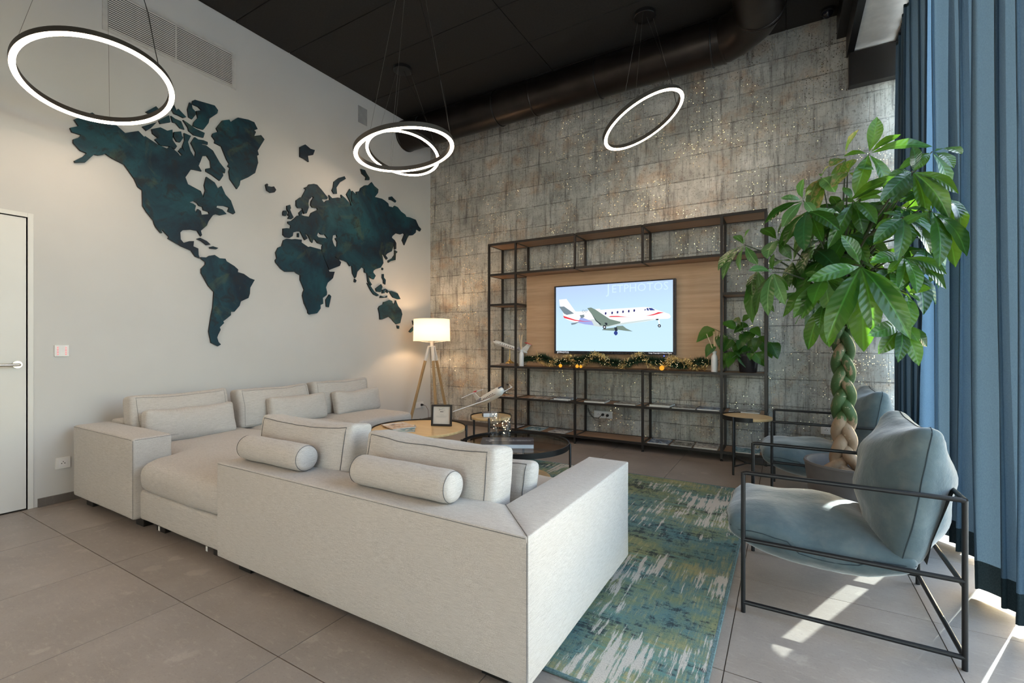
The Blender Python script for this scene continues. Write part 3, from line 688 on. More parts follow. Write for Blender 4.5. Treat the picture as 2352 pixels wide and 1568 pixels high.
MAT = dict(
    wall=m_wall(), concrete=m_concrete(), tile=m_tile(), skirting=m_tile('skirting_stone', 0.42),
    grout=plain('grout', (0.13, 0.108, 0.092), 0.9), ceil=plain('black_acoustic_panel', (0.0095, 0.0085, 0.008), 0.8, 0, 0.2, 60, 0.5),
    ceilgap=plain('ceiling_gap', (0.004, 0.004, 0.004), 0.9),
    frame=plain('dark_bronze_steel', (0.020, 0.017, 0.016), 0.42, 0.2), black=plain('black_steel', (0.010, 0.0105, 0.012), 0.38, 0.3),
    duct=plain('black_duct', (0.024, 0.020, 0.019), 0.34, 0.7, 0.15, 4), ringbody=plain('ring_housing', (0.05, 0.045, 0.04), 0.5, 0.2),
    linen=m_linen(), velvet=m_velvet(), seam=plain('dark_seam', (0.12, 0.12, 0.125), 0.9), softseam=plain('grey_seam', (0.33, 0.315, 0.30), 0.9),
    vseam=plain('velvet_seam', (0.02, 0.035, 0.045), 0.9),
    foot=plain('black_foot', (0.008, 0.008, 0.008), 0.4),
    curtain=m_curtain('blue_curtain', (0.062, 0.105, 0.158), (0.092, 0.148, 0.21), 0.11),
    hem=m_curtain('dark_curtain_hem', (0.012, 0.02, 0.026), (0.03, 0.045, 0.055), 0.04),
    soffit=plain('white_soffit', (0.78, 0.76, 0.73), 0.7),
    leaf=m_leaf('money_tree_leaf', (0.010, 0.045, 0.008), (0.034, 0.115, 0.018)), leafpale=m_leaf('pale_leaf', (0.06, 0.15, 0.05), (0.14, 0.26, 0.10)),
    leafdark=m_leaf('dark_leaf', (0.010, 0.04, 0.016), (0.02, 0.075, 0.03)),
    leafbrown=m_leaf('wilted_leaf', (0.05, 0.10, 0.02), (0.12, 0.16, 0.04), 0.9),
    arum=m_leaf('arum_leaf', (0.02, 0.085, 0.012), (0.06, 0.17, 0.02)),
    petiole=plain('petiole', (0.05, 0.10, 0.03), 0.5), twig=plain('green_twig', (0.045, 0.055, 0.025), 0.7),
    pot=plain('clay_pot', (0.105, 0.095, 0.095), 0.75, 0, 0.12, 5, 0.15), soil=plain('soil', (0.03, 0.02, 0.014), 0.95, 0, 0.3, 60, 0.6),
    blackpot=plain('black_plastic', (0.014, 0.014, 0.018), 0.3),
    oak=m_oak('oak_panel', (0.50, 0.315, 0.19), (0.64, 0.42, 0.265)), shelfwood=m_oak('oak_shelf', (0.30, 0.17, 0.095), (0.40, 0.24, 0.14)),
    ash=m_oak('pale_ash', (0.62, 0.42, 0.20), (0.74, 0.53, 0.28), 'x', 0.35), legwood=m_oak('lamp_leg_wood', (0.42, 0.27, 0.13), (0.54, 0.37, 0.2), 'z'),
    white=plain('white_plastic', (0.75, 0.75, 0.75), 0.35, 0, 0.01), ceramic=plain('white_ceramic', (0.78, 0.78, 0.80), 0.4, 0, 0.02),
    door=plain('door_lacquer', (0.70, 0.695, 0.67), 0.45, 0, 0.015, 2), steel=plain('brushed_steel', (0.55, 0.53, 0.50), 0.28, 1.0, 0.05, 40),
    speaker=plain('grille_grey', (0.33, 0.33, 0.33), 0.8), slat=plain('vent_aluminium', (0.62, 0.61, 0.59), 0.45, 0.2),
    void=plain('dark_void', (0.012, 0.012, 0.012), 0.95), rug=m_rug(), rugedge=plain('rug_binding', (0.10, 0.17, 0.18), 0.95, 0, 0.2, 90),
    map=m_map(), mapedge=plain('map_edge', (0.008, 0.008, 0.011), 0.6), paper=plain('paper', (0.72, 0.70, 0.67), 0.6, 0, 0.03, 30),
    ringlight=emitter('ring_diffuser', (1.0, 0.745, 0.52), 22.0), reed=plain('reed', (0.75, 0.58, 0.38), 0.7),
    bezel=plain('tv_bezel', (0.008, 0.010, 0.022), 0.25), gold=plain('gold', (0.85, 0.58, 0.22), 0.22, 1.0),
    planewhite=plain('model_white', (0.78, 0.77, 0.75), 0.28, 0, 0.01), planegrey=plain('model_grey', (0.30, 0.30, 0.34), 0.3),
    planered=plain('model_red', (0.55, 0.03, 0.04), 0.3), planedark=plain('model_dark', (0.03, 0.03, 0.04), 0.3), planebrown=plain('model_brown', (0.16, 0.05, 0.045), 0.3),
    navy=plain('navy_cover', (0.022, 0.028, 0.05), 0.3, 0, 0.05), silverink=plain('silver_ink', (0.55, 0.55, 0.58), 0.35),
    greybox=plain('grey_cloth_cover', (0.22, 0.18, 0.16), 0.7), paleblue=plain('pale_page_edge', (0.62, 0.68, 0.75), 0.5),
    needle=plain('fir_needle', (0.022, 0.065, 0.03), 0.7, 0, 0.3, 40), ink=plain('black_ink', (0.03, 0.03, 0.035), 0.6), passe=plain('passe_partout', (0.62, 0.58, 0.53), 0.6),
    cable=plain('black_cable', (0.01, 0.009, 0.009), 0.5), redcable=plain('red_brown_cable', (0.12, 0.035, 0.03), 0.6), wire=plain('thin_steel_wire', (0.25, 0.24, 0.23), 0.4, 0.8),
    led=emitter('fairy_light', (1.0, 0.72, 0.38), 3.5), redled=emitter('red_led', (1.0, 0.30, 0.30), 0.55), blueled=emitter('blue_led', (0.06, 0.1, 1.0), 4.0),
    bulb=emitter('warm_bulb', (1.0, 0.6, 0.25), 12.0), pave=plain('terrace_paving', (0.55, 0.54, 0.52), 0.8, 0, 0.1, 1.5),
    winframe=plain('window_frame_black', (0.012, 0.013, 0.015), 0.4), tag=plain('white_tag', (0.7, 0.7, 0.68), 0.8),
)
def m_glass(name, tint, refl, smoke):
    t = NT(name)
    tr = t.new('BsdfTransparent'); t.put(tr.inputs[0], tint)
    gl = t.new('BsdfGlossy'); gl.inputs['Roughness'].default_value = 0.02
    lw = t.new('LayerWeight'); fc = t.math('ADD', t.math('MULTIPLY', t.math('POWER', lw.outputs[1], 4.0), 0.6), 0.05)
    ms = t.new('MixShader'); t.l.new(t.math('MULTIPLY', fc, refl), ms.inputs[0])
    t.l.new(tr.outputs[0], ms.inputs[1]); t.l.new(gl.outputs[0], ms.inputs[2])
    return t.end(ms.outputs[0])
MAT['pane'] = m_glass('window_pane', (0.95, 0.97, 0.96), 0.6, 0)
MAT['smoked'] = m_glass('smoked_glass', (0.78, 0.74, 0.70), 1.0, 0)
MAT['vase'] = m_glass('vase_glass', (0.975, 0.98, 0.985), 1.0, 0)
def m_shade():
    t = NT('lamp_shade_cloth')
    f = t.noise(t.coord('Object', (300, 300, 500)), 1.0, 2)
    col = t.ramp(f, [(0.3, (0.80, 0.74, 0.66)), (0.7, (0.88, 0.82, 0.74))])
    df = t.new('BsdfDiffuse'); t.put(df.inputs[0], col); tl = t.new('BsdfTranslucent'); t.put(tl.inputs[0], col)
    ms = t.new('MixShader'); ms.inputs[0].default_value = 0.45
    t.l.new(df.outputs[0], ms.inputs[1]); t.l.new(tl.outputs[0], ms.inputs[2])
    return t.end(ms.outputs[0])
MAT['shade'] = m_shade()
def m_trunk():
    t = NT('braided_bark')
    a = t.noise(t.coord('Object', (14, 14, 5)), 1.0, 5, 0.65); sp = t.new('SeparateXYZ'); t.l.new(t.coord('Object'), sp.inputs[0])
    zf = t.ramp(sp.outputs[2], [(0.62, 0.28), (0.78, -0.0)])
    k = t.math('ADD', a, zf)
    col = t.ramp(k, [(0.50, (0.035, 0.075, 0.022)), (0.58, (0.05, 0.09, 0.03)), (0.62, (0.22, 0.15, 0.095)), (0.8, (0.27, 0.19, 0.13))])
    sp2 = t.noise(t.coord('Object', (30, 30, 60)), 1.0, 3)
    col = t.mix(t.ramp(sp2, [(0.66, 0.0), (0.72, 0.7)]), col, (0.5, 0.42, 0.33))
    return t.end(t.pbr(col, 0.6, 0, t.bump(a, 0.3, 0.01), 0.4))
MAT['trunk'] = m_trunk()
def m_tinsel():
    t = NT('gold_tinsel')
    return t.end(t.pbr((0.95, 0.72, 0.33), 0.42, 0.85))
MAT['tinsel'] = m_tinsel()
MAT['amber'] = NT('amber_glow').end(bpy.data.materials['amber_glow'].node_tree.nodes.new('ShaderNodeEmission').outputs[0])
_e = [n for n in MAT['amber'].node_tree.nodes if n.type == 'EMISSION'][0]
_e.inputs[0].default_value = (1.0, 0.42, 0.04, 1); _e.inputs[1].default_value = 0.55
# ------------------------------------------------------------ the room
XL, XR, YB, YF, HC = -4.71, 1.20, 5.52, -3.5, 4.38
bm = BM(); box(bm, XL - 0.15, XR + 0.02, YF, YB, -0.12, -0.006); floor = struct('floor', bm, MAT['grout'])
def tile_mesh(w, d):
    bm = BM(); box(bm, -w / 2, w / 2, -d / 2, d / 2, -0.01, 0.0)
    me = bpy.data.meshes.new('tile'); bm.to_mesh(me); bm.free(); me.materials.append(MAT['tile']); return me
xs = [XL] + [-0.196 + 0.739 * k for k in range(-6, 2)] + [XR]
ys = [YF] + [1.078 + 0.783 * k for k in range(-5, 6)] + [YB]
xs = sorted(x for x in xs if XL <= x <= XR); ys = sorted(y for y in ys if YF <= y <= YB)
tcache = {}
for i in range(len(xs) - 1):
    for j in range(len(ys) - 1):
        w, d = xs[i + 1] - xs[i] - 0.004, ys[j + 1] - ys[j] - 0.004
        if w < 0.02 or d < 0.02: continue
        key = (round(w, 3), round(d, 3))
        if key not in tcache: tcache[key] = tile_mesh(w, d)
        o = bpy.data.objects.new('tile', tcache[key]); COL.objects.link(o); o.parent = floor
        o.location = ((xs[i] + xs[i + 1]) / 2, (ys[j] + ys[j + 1]) / 2, random.uniform(-0.0006, 0.0))
bm = BM(); box(bm, XL - 0.15, XR + 0.25, YF - 0.1, YB + 0.15, HC + 0.02, HC + 0.12); ceiling = struct('ceiling', bm, MAT['ceilgap'])
yy = 5.5
pm = {}
while yy > YF:
    y0 = max(YF, yy - 0.585)
    for x0, x1 in ((XL, -2.35), (-2.35, 0.0), (0.0, 0.5)):
        key = (round(x1 - x0, 3), round(yy - y0, 3))
        if key not in pm:
            bm = BM(); box(bm, -(x1 - x0) / 2 + 0.004, (x1 - x0) / 2 - 0.004, -(yy - y0) / 2 + 0.004, (yy - y0) / 2 - 0.004, 0, 0.022, 0.002)
            me = bpy.data.meshes.new('ceiling_panel'); bm.to_mesh(me); bm.free(); me.materials.append(MAT['ceil']); pm[key] = me
        o = bpy.data.objects.new('ceiling_panel', pm[key]); COL.objects.link(o); o.parent = ceiling
        o.location = ((x0 + x1) / 2, (y0 + yy) / 2, HC)
    yy = y0
# left wall with the door opening
D0, D1, DT = 0.22, 1.114, 2.104
bm = BM()
box(bm, XL - 0.15, XL, YF, D0, 0, HC + 0.02); box(bm, XL - 0.15, XL, D1, YB, 0, HC + 0.02); box(bm, XL - 0.15, XL, D0, D1, DT, HC + 0.02)
box(bm, XL - 0.15, XL - 0.09, D0, D1, 0, DT)
struct('wall_left', bm, MAT['wall'])
bm = BM(); box(bm, XL - 0.15, XR + 0.25, YB, YB + 0.15, 0, HC + 0.02); struct('wall_back', bm, MAT['concrete'])
bm = BM(); box(bm, XL - 0.15, -0.2, YF - 0.1, YF, 0, HC + 0.02); box(bm, XR, XR + 0.25, YF - 0.1, YF, 0, HC + 0.02); box(bm, -0.2, XR, YF - 0.1, YF, 2.6, HC + 0.02)
struct('wall_front', bm, MAT['wall'])
bm = BM(); box(bm, XR, XR + 0.25, 1.2, YB, 3.97, HC + 0.02); box(bm, XR, XR + 0.25, YF, 1.2, 0, HC + 0.02); struct('wall_right', bm, MAT['wall'])  # solid stretch out of view is put in to cut the window light
bm = BM(); box(bm, XL, XL + 0.012, 1.165, YB, 0, 0.062, 0.002); struct('baseboard_left', bm, MAT['skirting'])
bm = BM(); box(bm, XL, XR, YB - 0.012, YB, 0, 0.062, 0.002); struct('baseboard_back', bm, MAT['skirting'])
# door, its lining and lever
bm = BM(); box(bm, XL - 0.045, XL - 0.004, D0 + 0.006, D1 - 0.006, 0.008, DT - 0.006, 0.002)
dr = struct('door_1', bm, MAT['door'])
bm = BM(); lathe(bm, (0, 0, 0), [(0, 0), (0.026, 0), (0.026, 0.008), (0, 0.008)], 20, M=Matrix.Rotation(PI / 2, 4, 'Y'))
bm.transform(Matrix.Translation((XL - 0.004, 1.062, 1.045)))
tube(bm, [(XL, 1.062, 1.045), (XL + 0.045, 1.062, 1.045), (XL + 0.052, 1.055, 1.045), (XL + 0.052, 0.93, 1.045)], 0.010, 10)
obj('door_handle', bm, MAT['steel'], dr, True)
bm = BM(); box(bm, XL - 0.09, XL + 0.004, D1, D1 + 0.03, 0, DT + 0.03, 0.001); box(bm, XL - 0.09, XL + 0.004, D0 - 0.03, D0, 0, DT + 0.03, 0.001)
box(bm, XL - 0.09, XL + 0.004, D0, D1, DT, DT + 0.03, 0.001); struct('trim_1', bm, MAT['door'])
# pelmet over the curtain: fascia, white soffit, steel beam on the back wall
bm = BM(); box(bm, 0.50, 0.555, YF, YB, 3.955, HC + 0.02); struct('trim_2', bm, MAT['black'])
bm = BM(); box(bm, 0.425, 0.50, YF, YB, 4.16, HC); struct('trim_3', bm, MAT['black'])
bm = BM(); box(bm, 0.555, XR, YF, YB, 3.965, 3.985); struct('trim_4', bm, MAT['soffit'])
bm = BM(); box(bm, 0.515, XR, 5.43, YB, 3.64, 3.955, 0.004); struct('trim_5', bm, MAT['frame'])
# glazed wall
WY = [1.2, 2.9, 4.22, 5.46]
for k in range(len(WY) - 1):
    a, b = WY[k], WY[k + 1]
    bm = BM(); f = 0.03
    box(bm, XR + 0.02, XR + 0.10, a, a + f, 0.0, 3.97); box(bm, XR + 0.02, XR + 0.10, b - f, b, 0.0, 3.97)
    box(bm, XR + 0.02, XR + 0.10, a + f, b - f, 0.0, 0.05); box(bm, XR + 0.02, XR + 0.10, a + f, b - f, 3.9, 3.97)
    w = struct('window_%d' % (k + 1), bm, MAT['winframe'])
    bm = BM(); box(bm, XR + 0.055, XR + 0.061, a + f, b - f, 0.05, 3.9); obj('pane', bm, MAT['pane'], w)
for k, (a, b) in enumerate(((-0.2, 1.2),)):  # unseen window added behind the camera to bring daylight onto the sofa back
    bm = BM(); f = 0.03; y0, y1 = YF - 0.09, YF - 0.02
    box(bm, a, a + f, y0, y1, 0.0, 2.6); box(bm, b - f, b, y0, y1, 0.0, 2.6); box(bm, a + f, b - f, y0, y1, 0.0, 0.05); box(bm, a + f, b - f, y0, y1, 2.54, 2.6)
    w = struct('window_%d' % (4 + k), bm, MAT['winframe'])
    bm = BM(); box(bm, a + f, b - f, YF - 0.058, YF - 0.052, 0.05, 2.54); obj('pane', bm, MAT['pane'], w)
bm = BM(); box(bm, XR, 45, -40, 40, -0.2, -0.06); box(bm, -40, XR, -40, YF - 0.1, -0.2, -0.06); struct('ground', bm, MAT['pave'])
# ventilation grille in the left wall
t = thing('ventilation_grille', 'wide white louvred ventilation grille set high in the white wall', 'vent', (XL, 2.06, 3.88))
V0, V1, Z0, Z1 = 1.572, 2.548, 3.735, 4.045
bm = BM()
for q in ((V0 - 0.035, V0, Z0 - 0.03, Z1 + 0.03), (V1, V1 + 0.035, Z0 - 0.03, Z1 + 0.03), (V0, V1, Z0 - 0.03, Z0), (V0, V1, Z1, Z1 + 0.03), (2.055, 2.063, Z0, Z1)):
    box(bm, XL, XL + 0.008, *q)
obj('grille_frame', bm, MAT['slat'], t)
bm = BM(); box(bm, XL + 0.0005, XL + 0.0015, V0, V1, Z0, Z1); obj('backing', bm, MAT['void'], t)
bm = BM(); bar(bm, (0, V0, 0), (0, V1, 0), 0.0012, 0.0085)
bm.transform(Matrix.Translation((0, 0, 0)) @ Matrix.Rotation(0.65, 4, 'Y'))
bm.transform(Matrix.Translation((0, -2.06, 0)))
o = obj('slat', bm, MAT['slat'], t, local=True); NS = 19
for k in range(NS):
    c = o if k == 0 else o.copy()
    if k: COL.objects.link(c)
    c.location = (0.0065, 0, Z0 - 3.88 + (k + 0.5) * (Z1 - Z0) / NS)
# speaker panel, switch panel, sockets
bm = BM(); box(bm, XL, XL + 0.008, 4.115, 4.262, 4.02, 4.235, 0.003)
single('wall_speaker', bm, MAT['speaker'], 'small grey rectangular speaker cover high on the white wall', 'speaker', (XL, 4.19, 4.13))
t = thing('light_switch_panel', 'flat pale touch switch panel with two columns of red lights, beside the white door', 'switch', (XL, 1.295, 1.14))
bm = BM(); box(bm, XL, XL + 0.012, 1.254, 1.336, 1.097, 1.183, 0.002); obj('plate', bm, MAT['white'], t)
bm = BM()
for yy in (1.272, 1.318):
    for k in range(5):
        box(bm, XL + 0.0118, XL + 0.0132, yy - 0.005, yy + 0.005, 1.112 + k * 0.0135 - 0.003, 1.112 + k * 0.0135 + 0.003)
o = obj('indicator_lights', bm, MAT['redled'], t, kind='stuff')
def socket(name, c, n, w, h, label, holes):
    """wall socket at c; n = 'x' on the left wall, 'y' on the back wall"""
    t = thing(name, label, 'socket', c, 0 if n == 'x' else -PI / 2)
    bm = BM(); box(bm, 0, 0.010, -w / 2, w / 2, -h / 2, h / 2, 0.002); obj('plate', bm, MAT['white'], t, local=True)
    for u in holes:
        bm = BM(); box(bm, 0.0095, 0.0115, u - 0.026, u + 0.026, -0.026, 0.026, 0.0008); fr = obj('insert', bm, MAT['ceramic'], t, local=True)
        bm = BM()
        for y, z, r in ((-0.009, -0.003, 0.0035), (0.009, -0.003, 0.0035), (0, 0.009, 0.003)):
            lathe(bm, (0.0112, u + y, z), [(0, 0), (r, 0), (r, 0.001), (0, 0.001)], 8, M=Matrix.Rotation(PI / 2, 4, 'Y'))
        obj('socket_hole', bm, MAT['void'], fr, local=True)
    return t
socket('wall_socket', (XL, 1.303, 0.295), 'x', 0.084, 0.084, 'white single wall socket low on the white wall beside the sofa arm', (0.0,))
socket('wall_socket', (XL, 5.27, 0.275), 'x', 0.16, 0.085, 'white wall socket low behind the floor lamp tripod', (0.03,))
socket('wall_socket', (-1.945, YB, 0.315), 'y', 0.235, 0.085, 'wide white wall socket behind the shelving, with two plugs in it', (0.0, -0.06))
socket('wall_socket', (0.37, YB, 0.345), 'y', 0.15, 0.09, 'white wall socket on the concrete wallpaper behind the braided trunk', (-0.03,))
def plug_cable(name, base, pts, mat, label, plug_dir, r=0.003):
    t = thing(name, label, 'cable', base)
    b = Vector(base); d = Vector(plug_dir)
    bm = BM(); tube(bm, [b, b + d * 0.018, b + d * 0.02, b + d * 0.045], [0.017, 0.017, 0.012, 0.007], 12); obj('plug', bm, MAT['cable'], t, True)
    bm = BM(); tube(bm, [b + d * 0.045] + [Vector(p) for p in pts], r, 6); obj('cord', bm, mat, t, True)
plug_cable('lamp_cable', (XL + 0.012, 5.30, 0.275), [(XL + 0.09, 5.31, 0.262), (XL + 0.13, 5.32, 0.20), (XL + 0.15, 5.30, 0.10), (XL + 0.17, 5.24, 0.008), (-4.36, 5.10, 0.008)], MAT['redcable'], 'reddish brown lamp cable with black plug in the socket by the corner', (1, 0, 0))
plug_cable('power_cable', (-1.945, YB - 0.012, 0.315), [(-1.99, YB - 0.05, 0.275), (-2.06, YB - 0.04, 0.272), (-2.11, YB - 0.03, 0.31), (-2.14, YB - 0.02, 0.38)], MAT['cable'], 'thick black cable plugged into the wide socket behind the shelving', (0, -1, 0), 0.0035)
plug_cable('thin_cable', (-1.885, YB - 0.012, 0.31), [(-1.895, YB - 0.06, 0.25), (-1.95, YB - 0.05, 0.225), (-2.04, YB - 0.04, 0.245), (-2.10, YB - 0.03, 0.32), (-2.14, YB - 0.02, 0.40)], MAT['cable'], 'thin dark cable looping from the right half of the wide socket', (0, -1, 0), 0.0018)
# dome camera
t = thing('dome_camera', 'small black dome camera on the black ceiling above the curtain', 'camera', (0.34, 5.36, HC))
bm = BM(); lathe(bm, (0.34, 5.36, HC), [(0.0, 0.0), (0.062, 0.0), (0.062, -0.025), (0.052, -0.03), (0, -0.03)], 24); obj('mount', bm, MAT['black'], t, True)
bm = BM(); lathe(bm, (0.34, 5.36, HC - 0.03), [(0.046, 0), (0.043, -0.018), (0.03, -0.036), (0.013, -0.045), (0, -0.046)], 24); obj('dome', bm, MAT['bezel'], t, True)
# ------------------------------------------------------------ air duct
DY, DZ, DR = 4.98, 4.16, 0.205
t = thing('air_duct', 'thick round black air duct hung under the ceiling along the back wall', 'duct', (-2.4, DY, HC))
def duct_seg(name, pts):
    bm = BM(); tube(bm, pts, DR, 40, caps=False)
    obj(name, bm, MAT['duct'], t, 'full')
duct_seg('duct_pipe', [(XL, DY, DZ), (-0.52, DY, DZ)])
duct_seg('elbow', [(-0.52, DY, DZ), (-0.40, DY - 0.06, DZ), (-0.26, DY - 0.20, DZ), (-0.20, DY - 0.34, DZ)])
duct_seg('duct_pipe', [(-0.20, DY - 0.34, DZ), (-0.20, -3.4, DZ)])
for a, b in (((-0.53, DY, DZ), (-0.51, DY, DZ)), ((-0.20, DY - 0.33, DZ), (-0.20, DY - 0.36, DZ)), ((XL + 0.005, DY, DZ), (XL + 0.03, DY, DZ)), ((-2.62, DY, DZ), (-2.60, DY, DZ))):
    bm = BM(); tube(bm, [a, b], DR + 0.006, 40); obj('collar', bm, MAT['duct'], t, 'full')
for x in (-4.35, -3.12, -1.80, -0.63):
    bm = BM(); tube(bm, [(x, DY + (DR + 0.004) * math.cos(a), DZ + (DR + 0.004) * math.sin(a)) for a in [2 * PI * k / 32 for k in range(32)]], 0.008, 6, True)
    cl = obj('pipe_clamp', bm, MAT['black'], t, 'full')
    bm = BM(); tube(bm, [(x, DY, DZ + DR), (x, DY, HC)], 0.004, 6); lathe(bm, (x, DY, HC - 0.008), [(0, 0), (0.012, 0), (0.012, 0.008), (0, 0.008)], 8)
    obj('hanger_rod', bm, MAT['steel'], cl, True)
# ------------------------------------------------------------ ring pendants
def pendant(c, n, can, label, r=0.40):
    c = Vector(c); n = Vector((n[0], n[1], 1)).normalized()
    u, v = frame_of(n); M = Matrix((u, v, n)).transposed().to_4x4()
    if M.determinant() < 0: M = Matrix((v, u, n)).transposed().to_4x4()
    t = thing('ring_pendant', label, 'pendant lamp', (can[0], can[1], HC), group='glowing ring pendants')
    def ring(prof, mi):
        bm = BM(); seg = 96; R = []
        for k in range(seg):
            a = 2 * PI * k / seg
            R.append([bm.verts.new(c + M @ Vector(((r + p) * math.cos(a), (r + p) * math.sin(a), q))) for p, q in prof])
        for k in range(seg):
            for j in range(len(prof)):
                j2 = (j + 1) % len(prof)
                bm.faces.new((R[k][j], R[k][j2], R[(k + 1) % seg][j2], R[(k + 1) % seg][j]))
        bmesh.ops.recalc_face_normals(bm, faces=bm.faces[:])
        return bm
    obj('ring_housing', ring([(-0.017, 0.040), (-0.017, 0.002), (0.017, 0.002), (0.017, 0.040)], 0), MAT['ringbody'], t, True)
    obj('diffuser', ring([(-0.0155, 0.0015), (-0.0150, -0.0015), (-0.009, -0.0035), (0.009, -0.0035), (0.0150, -0.0015), (0.0155, 0.0015)], 0), MAT['ringlight'], t, True)
    cc = Vector((can[0], can[1], HC))
    bm = BM(); lathe(bm, cc, [(0, 0), (0.105, 0), (0.105, -0.032), (0.100, -0.036), (0, -0.036)], 40); obj('canopy', bm, MAT['black'], t, True)
    for k in range(3):
        a = 2 * PI * k / 3 + 0.6
        top = cc + Vector((0.085 * math.cos(a), 0.085 * math.sin(a), -0.034)); best = None
        for q in range(96):
            p = c + M @ Vector((r * math.cos(2 * PI * q / 96), r * math.sin(2 * PI * q / 96), 0.036))
            dd = (p.x - cc.x) * math.cos(a) + (p.y - cc.y) * math.sin(a)
            if best is None or dd > best[0]: best = (dd, p)
        bm = BM(); tube(bm, [top, best[1]], 0.0012, 5); obj('suspension_wire', bm, MAT['wire'], t)
        if k == 0:
            p = best[1]; q = c + M @ Vector((r * math.cos(0.2), r * math.sin(0.2), 0.03))
            m = top.lerp(p, 0.72) + Vector((0.012, 0, 0))
            bm = BM(); tube(bm, [cc + Vector((0.02, 0.0, -0.036)), m, m.lerp(p, 0.6) + Vector((0.006, 0, -0.03)), p + Vector((0, 0, 0.002))], 0.0028, 6); obj('power_cord', bm, MAT['cable'], t, True)
    # the light the diffuser gives off
    return t
pendant((-3.988, 1.285, 2.943), (-0.314, 0.004), (-3.95, 1.30), 'largest looking glowing ring pendant, in front of the ventilation grille')
pendant((-2.766, 2.917, 2.81), (-0.157, -0.077), (-2.73, 2.94), 'nearer of two overlapping glowing ring pendants, larger and almost level')
pendant((-3.799, 3.974, 3.366), (-0.074, 0.247), (-3.83, 4.0), 'farther of two overlapping glowing ring pendants, seen through the nearer ring')
pendant((-1.185, 4.50, 3.33), (-0.471, -0.08), (-1.18, 4.53), 'steeply tilted glowing ring pendant in front of the concrete wallpaper, over the television', 0.392)
for x, y, lab in ((-1.75, -0.55, 'added fill light ring pendant, unseen behind the viewer, on the wall side'), (0.36, -0.6, 'added fill light ring pendant, unseen behind the viewer, on the window side'),
                  (-2.9, -1.3, 'added fill light ring pendant, unseen far behind the viewer, on the wall side'), (-0.7, -1.7, 'added fill light ring pendant, unseen far behind the viewer, on the window side')):
    pendant((x, y, 2.72), (0.05, 0.03), (x, y), lab)  # unseen pendants added behind the camera as warm fill light
# ------------------------------------------------------------ world map on the left wall
t = thing('world_map', 'dark teal wooden world map cut in separate pieces on the white wall', 'wall map', (XL, 3.2, 2.3))
for nm, outl, holes in MAP:
    bm = BM(); th = 0.020
    poly_slab(bm, [dec(outl)] + [dec(h) for h in holes], lambda u, v, d: Vector((XL + 0.002 + d, u, v)), th, mi_face=0, mi_side=1)
    obj(nm, bm, [MAT['map'], MAT['mapedge']], t)
# ------------------------------------------------------------ rug
t = thing('rug', 'large worn looking blue, green and ochre patterned rug under the front sofa and glass table', 'rug', (-1.5, 2.85, 0))
bm = BM(); box(bm, -2.75, -0.245, 1.535, 4.20, 0.0005, 0.009); obj('weave', bm, MAT['rug'], t)
bm = BM()
for q in ((-0.25, -0.235, 1.53, 4.205), (-2.76, -2.745, 1.53, 4.205), (-2.76, -0.235, 1.525, 1.54), (-2.76, -0.235, 4.195, 4.21)):
    box(bm, *q, 0.0005, 0.0098, 0.002)
obj('binding', bm, MAT['rugedge'], t)
# ------------------------------------------------------------ sofas
def feet(t, pts, z0=0.0, h=0.065):
    for x, y in pts:
        bm = BM(); box(bm, x - 0.055, x + 0.055, y - 0.03, y + 0.03, z0, h, 0.003); obj('foot', bm, MAT['foot'], t)
def block(t, name, x0, x1, y0, y1, z0, z1, r=0.022, b=(0.004, 0.004, 0.004), n=(8, 8, 6), nz=0.003, seed=1.0, post=None, seam=None, ns=3.0):
    c = ((x0 + x1) / 2, (y0 + y1) / 2, (z0 + z1) / 2); sz = (x1 - x0, y1 - y0, z1 - z0)
    bm = BM(); soft_box(bm, c, sz, r, b, n, nz, seed, ns, post=post)
    o = obj(name, bm, MAT['linen'], t, 'full')
    return o, c, sz
def seam(t, pts, r=0.0011, mat='seam', name='seam'):
    bm = BM(); tube(bm, pts, r, 5); obj(name, bm, MAT[mat], t)
# front sofa, its back towards the viewer
FX0, FX1, FY0, FY1, FZ = -2.62, -0.73, 1.34, 2.47, 0.562
fs = thing('sofa', 'pale grey linen sofa with its back to the viewer and one arm at the right', 'sofa', ((FX0 + FX1) / 2, FY0, 0))
def mitre_back(p):      # right end cut on the diagonal of the corner
    u = (p.x + (FX1 - FX0) / 2) / (FX1 - FX0); v = (p.y + 0.115) / 0.23
    return Vector((p.x - u * 0.225 * min(1, max(0, v)), p.y, p.z))
def mitre_arm(p):
    v = ((FY1 - FY0) / 2 - p.y) / (FY1 - FY0); u = (0.1125 - p.x) / 0.225
    return Vector((p.x, p.y + v * 0.23 * min(1, max(0, u)), p.z))
block(fs, 'backrest', FX0, FX1, FY0, FY0 + 0.23, 0.06, FZ, 0.006, (0.0, 0.003, 0.003), (22, 4, 8), 0.0015, 2.0, post=mitre_back)
block(fs, 'armrest', FX1 - 0.225, FX1, FY0, FY1, 0.06, FZ - 0.0003, 0.007, (0.003, 0.0, 0.003), (4, 14, 8), 0.0015, 3.0, post=mitre_arm)
block(fs, 'seat_base', FX0 + 0.005, FX1 - 0.226, FY0 + 0.231, FY1 - 0.01, 0.06, 0.245, 0.02, n=(14, 8, 4), seed=4.0)
mid = (FX0 + FX1 - 0.225) / 2
block(fs, 'seat_cushion', FX0 + 0.003, mid - 0.003, FY0 + 0.235, FY1 + 0.01, 0.247, 0.42, 0.045, (0, 0.006, 0.022), (10, 10, 4), 0.006, 5.0)
block(fs, 'seat_cushion', mid + 0.003, FX1 - 0.23, FY0 + 0.235, FY1 + 0.01, 0.247, 0.42, 0.045, (0, 0.006, 0.022), (10, 10, 4), 0.006, 6.0)
feet(fs, [(-2.45, 1.42), (-2.0, 1.43), (-0.9, 1.43)]); feet(fs, [(-0.85, 2.38), (-2.5, 2.38)], 0.0095)
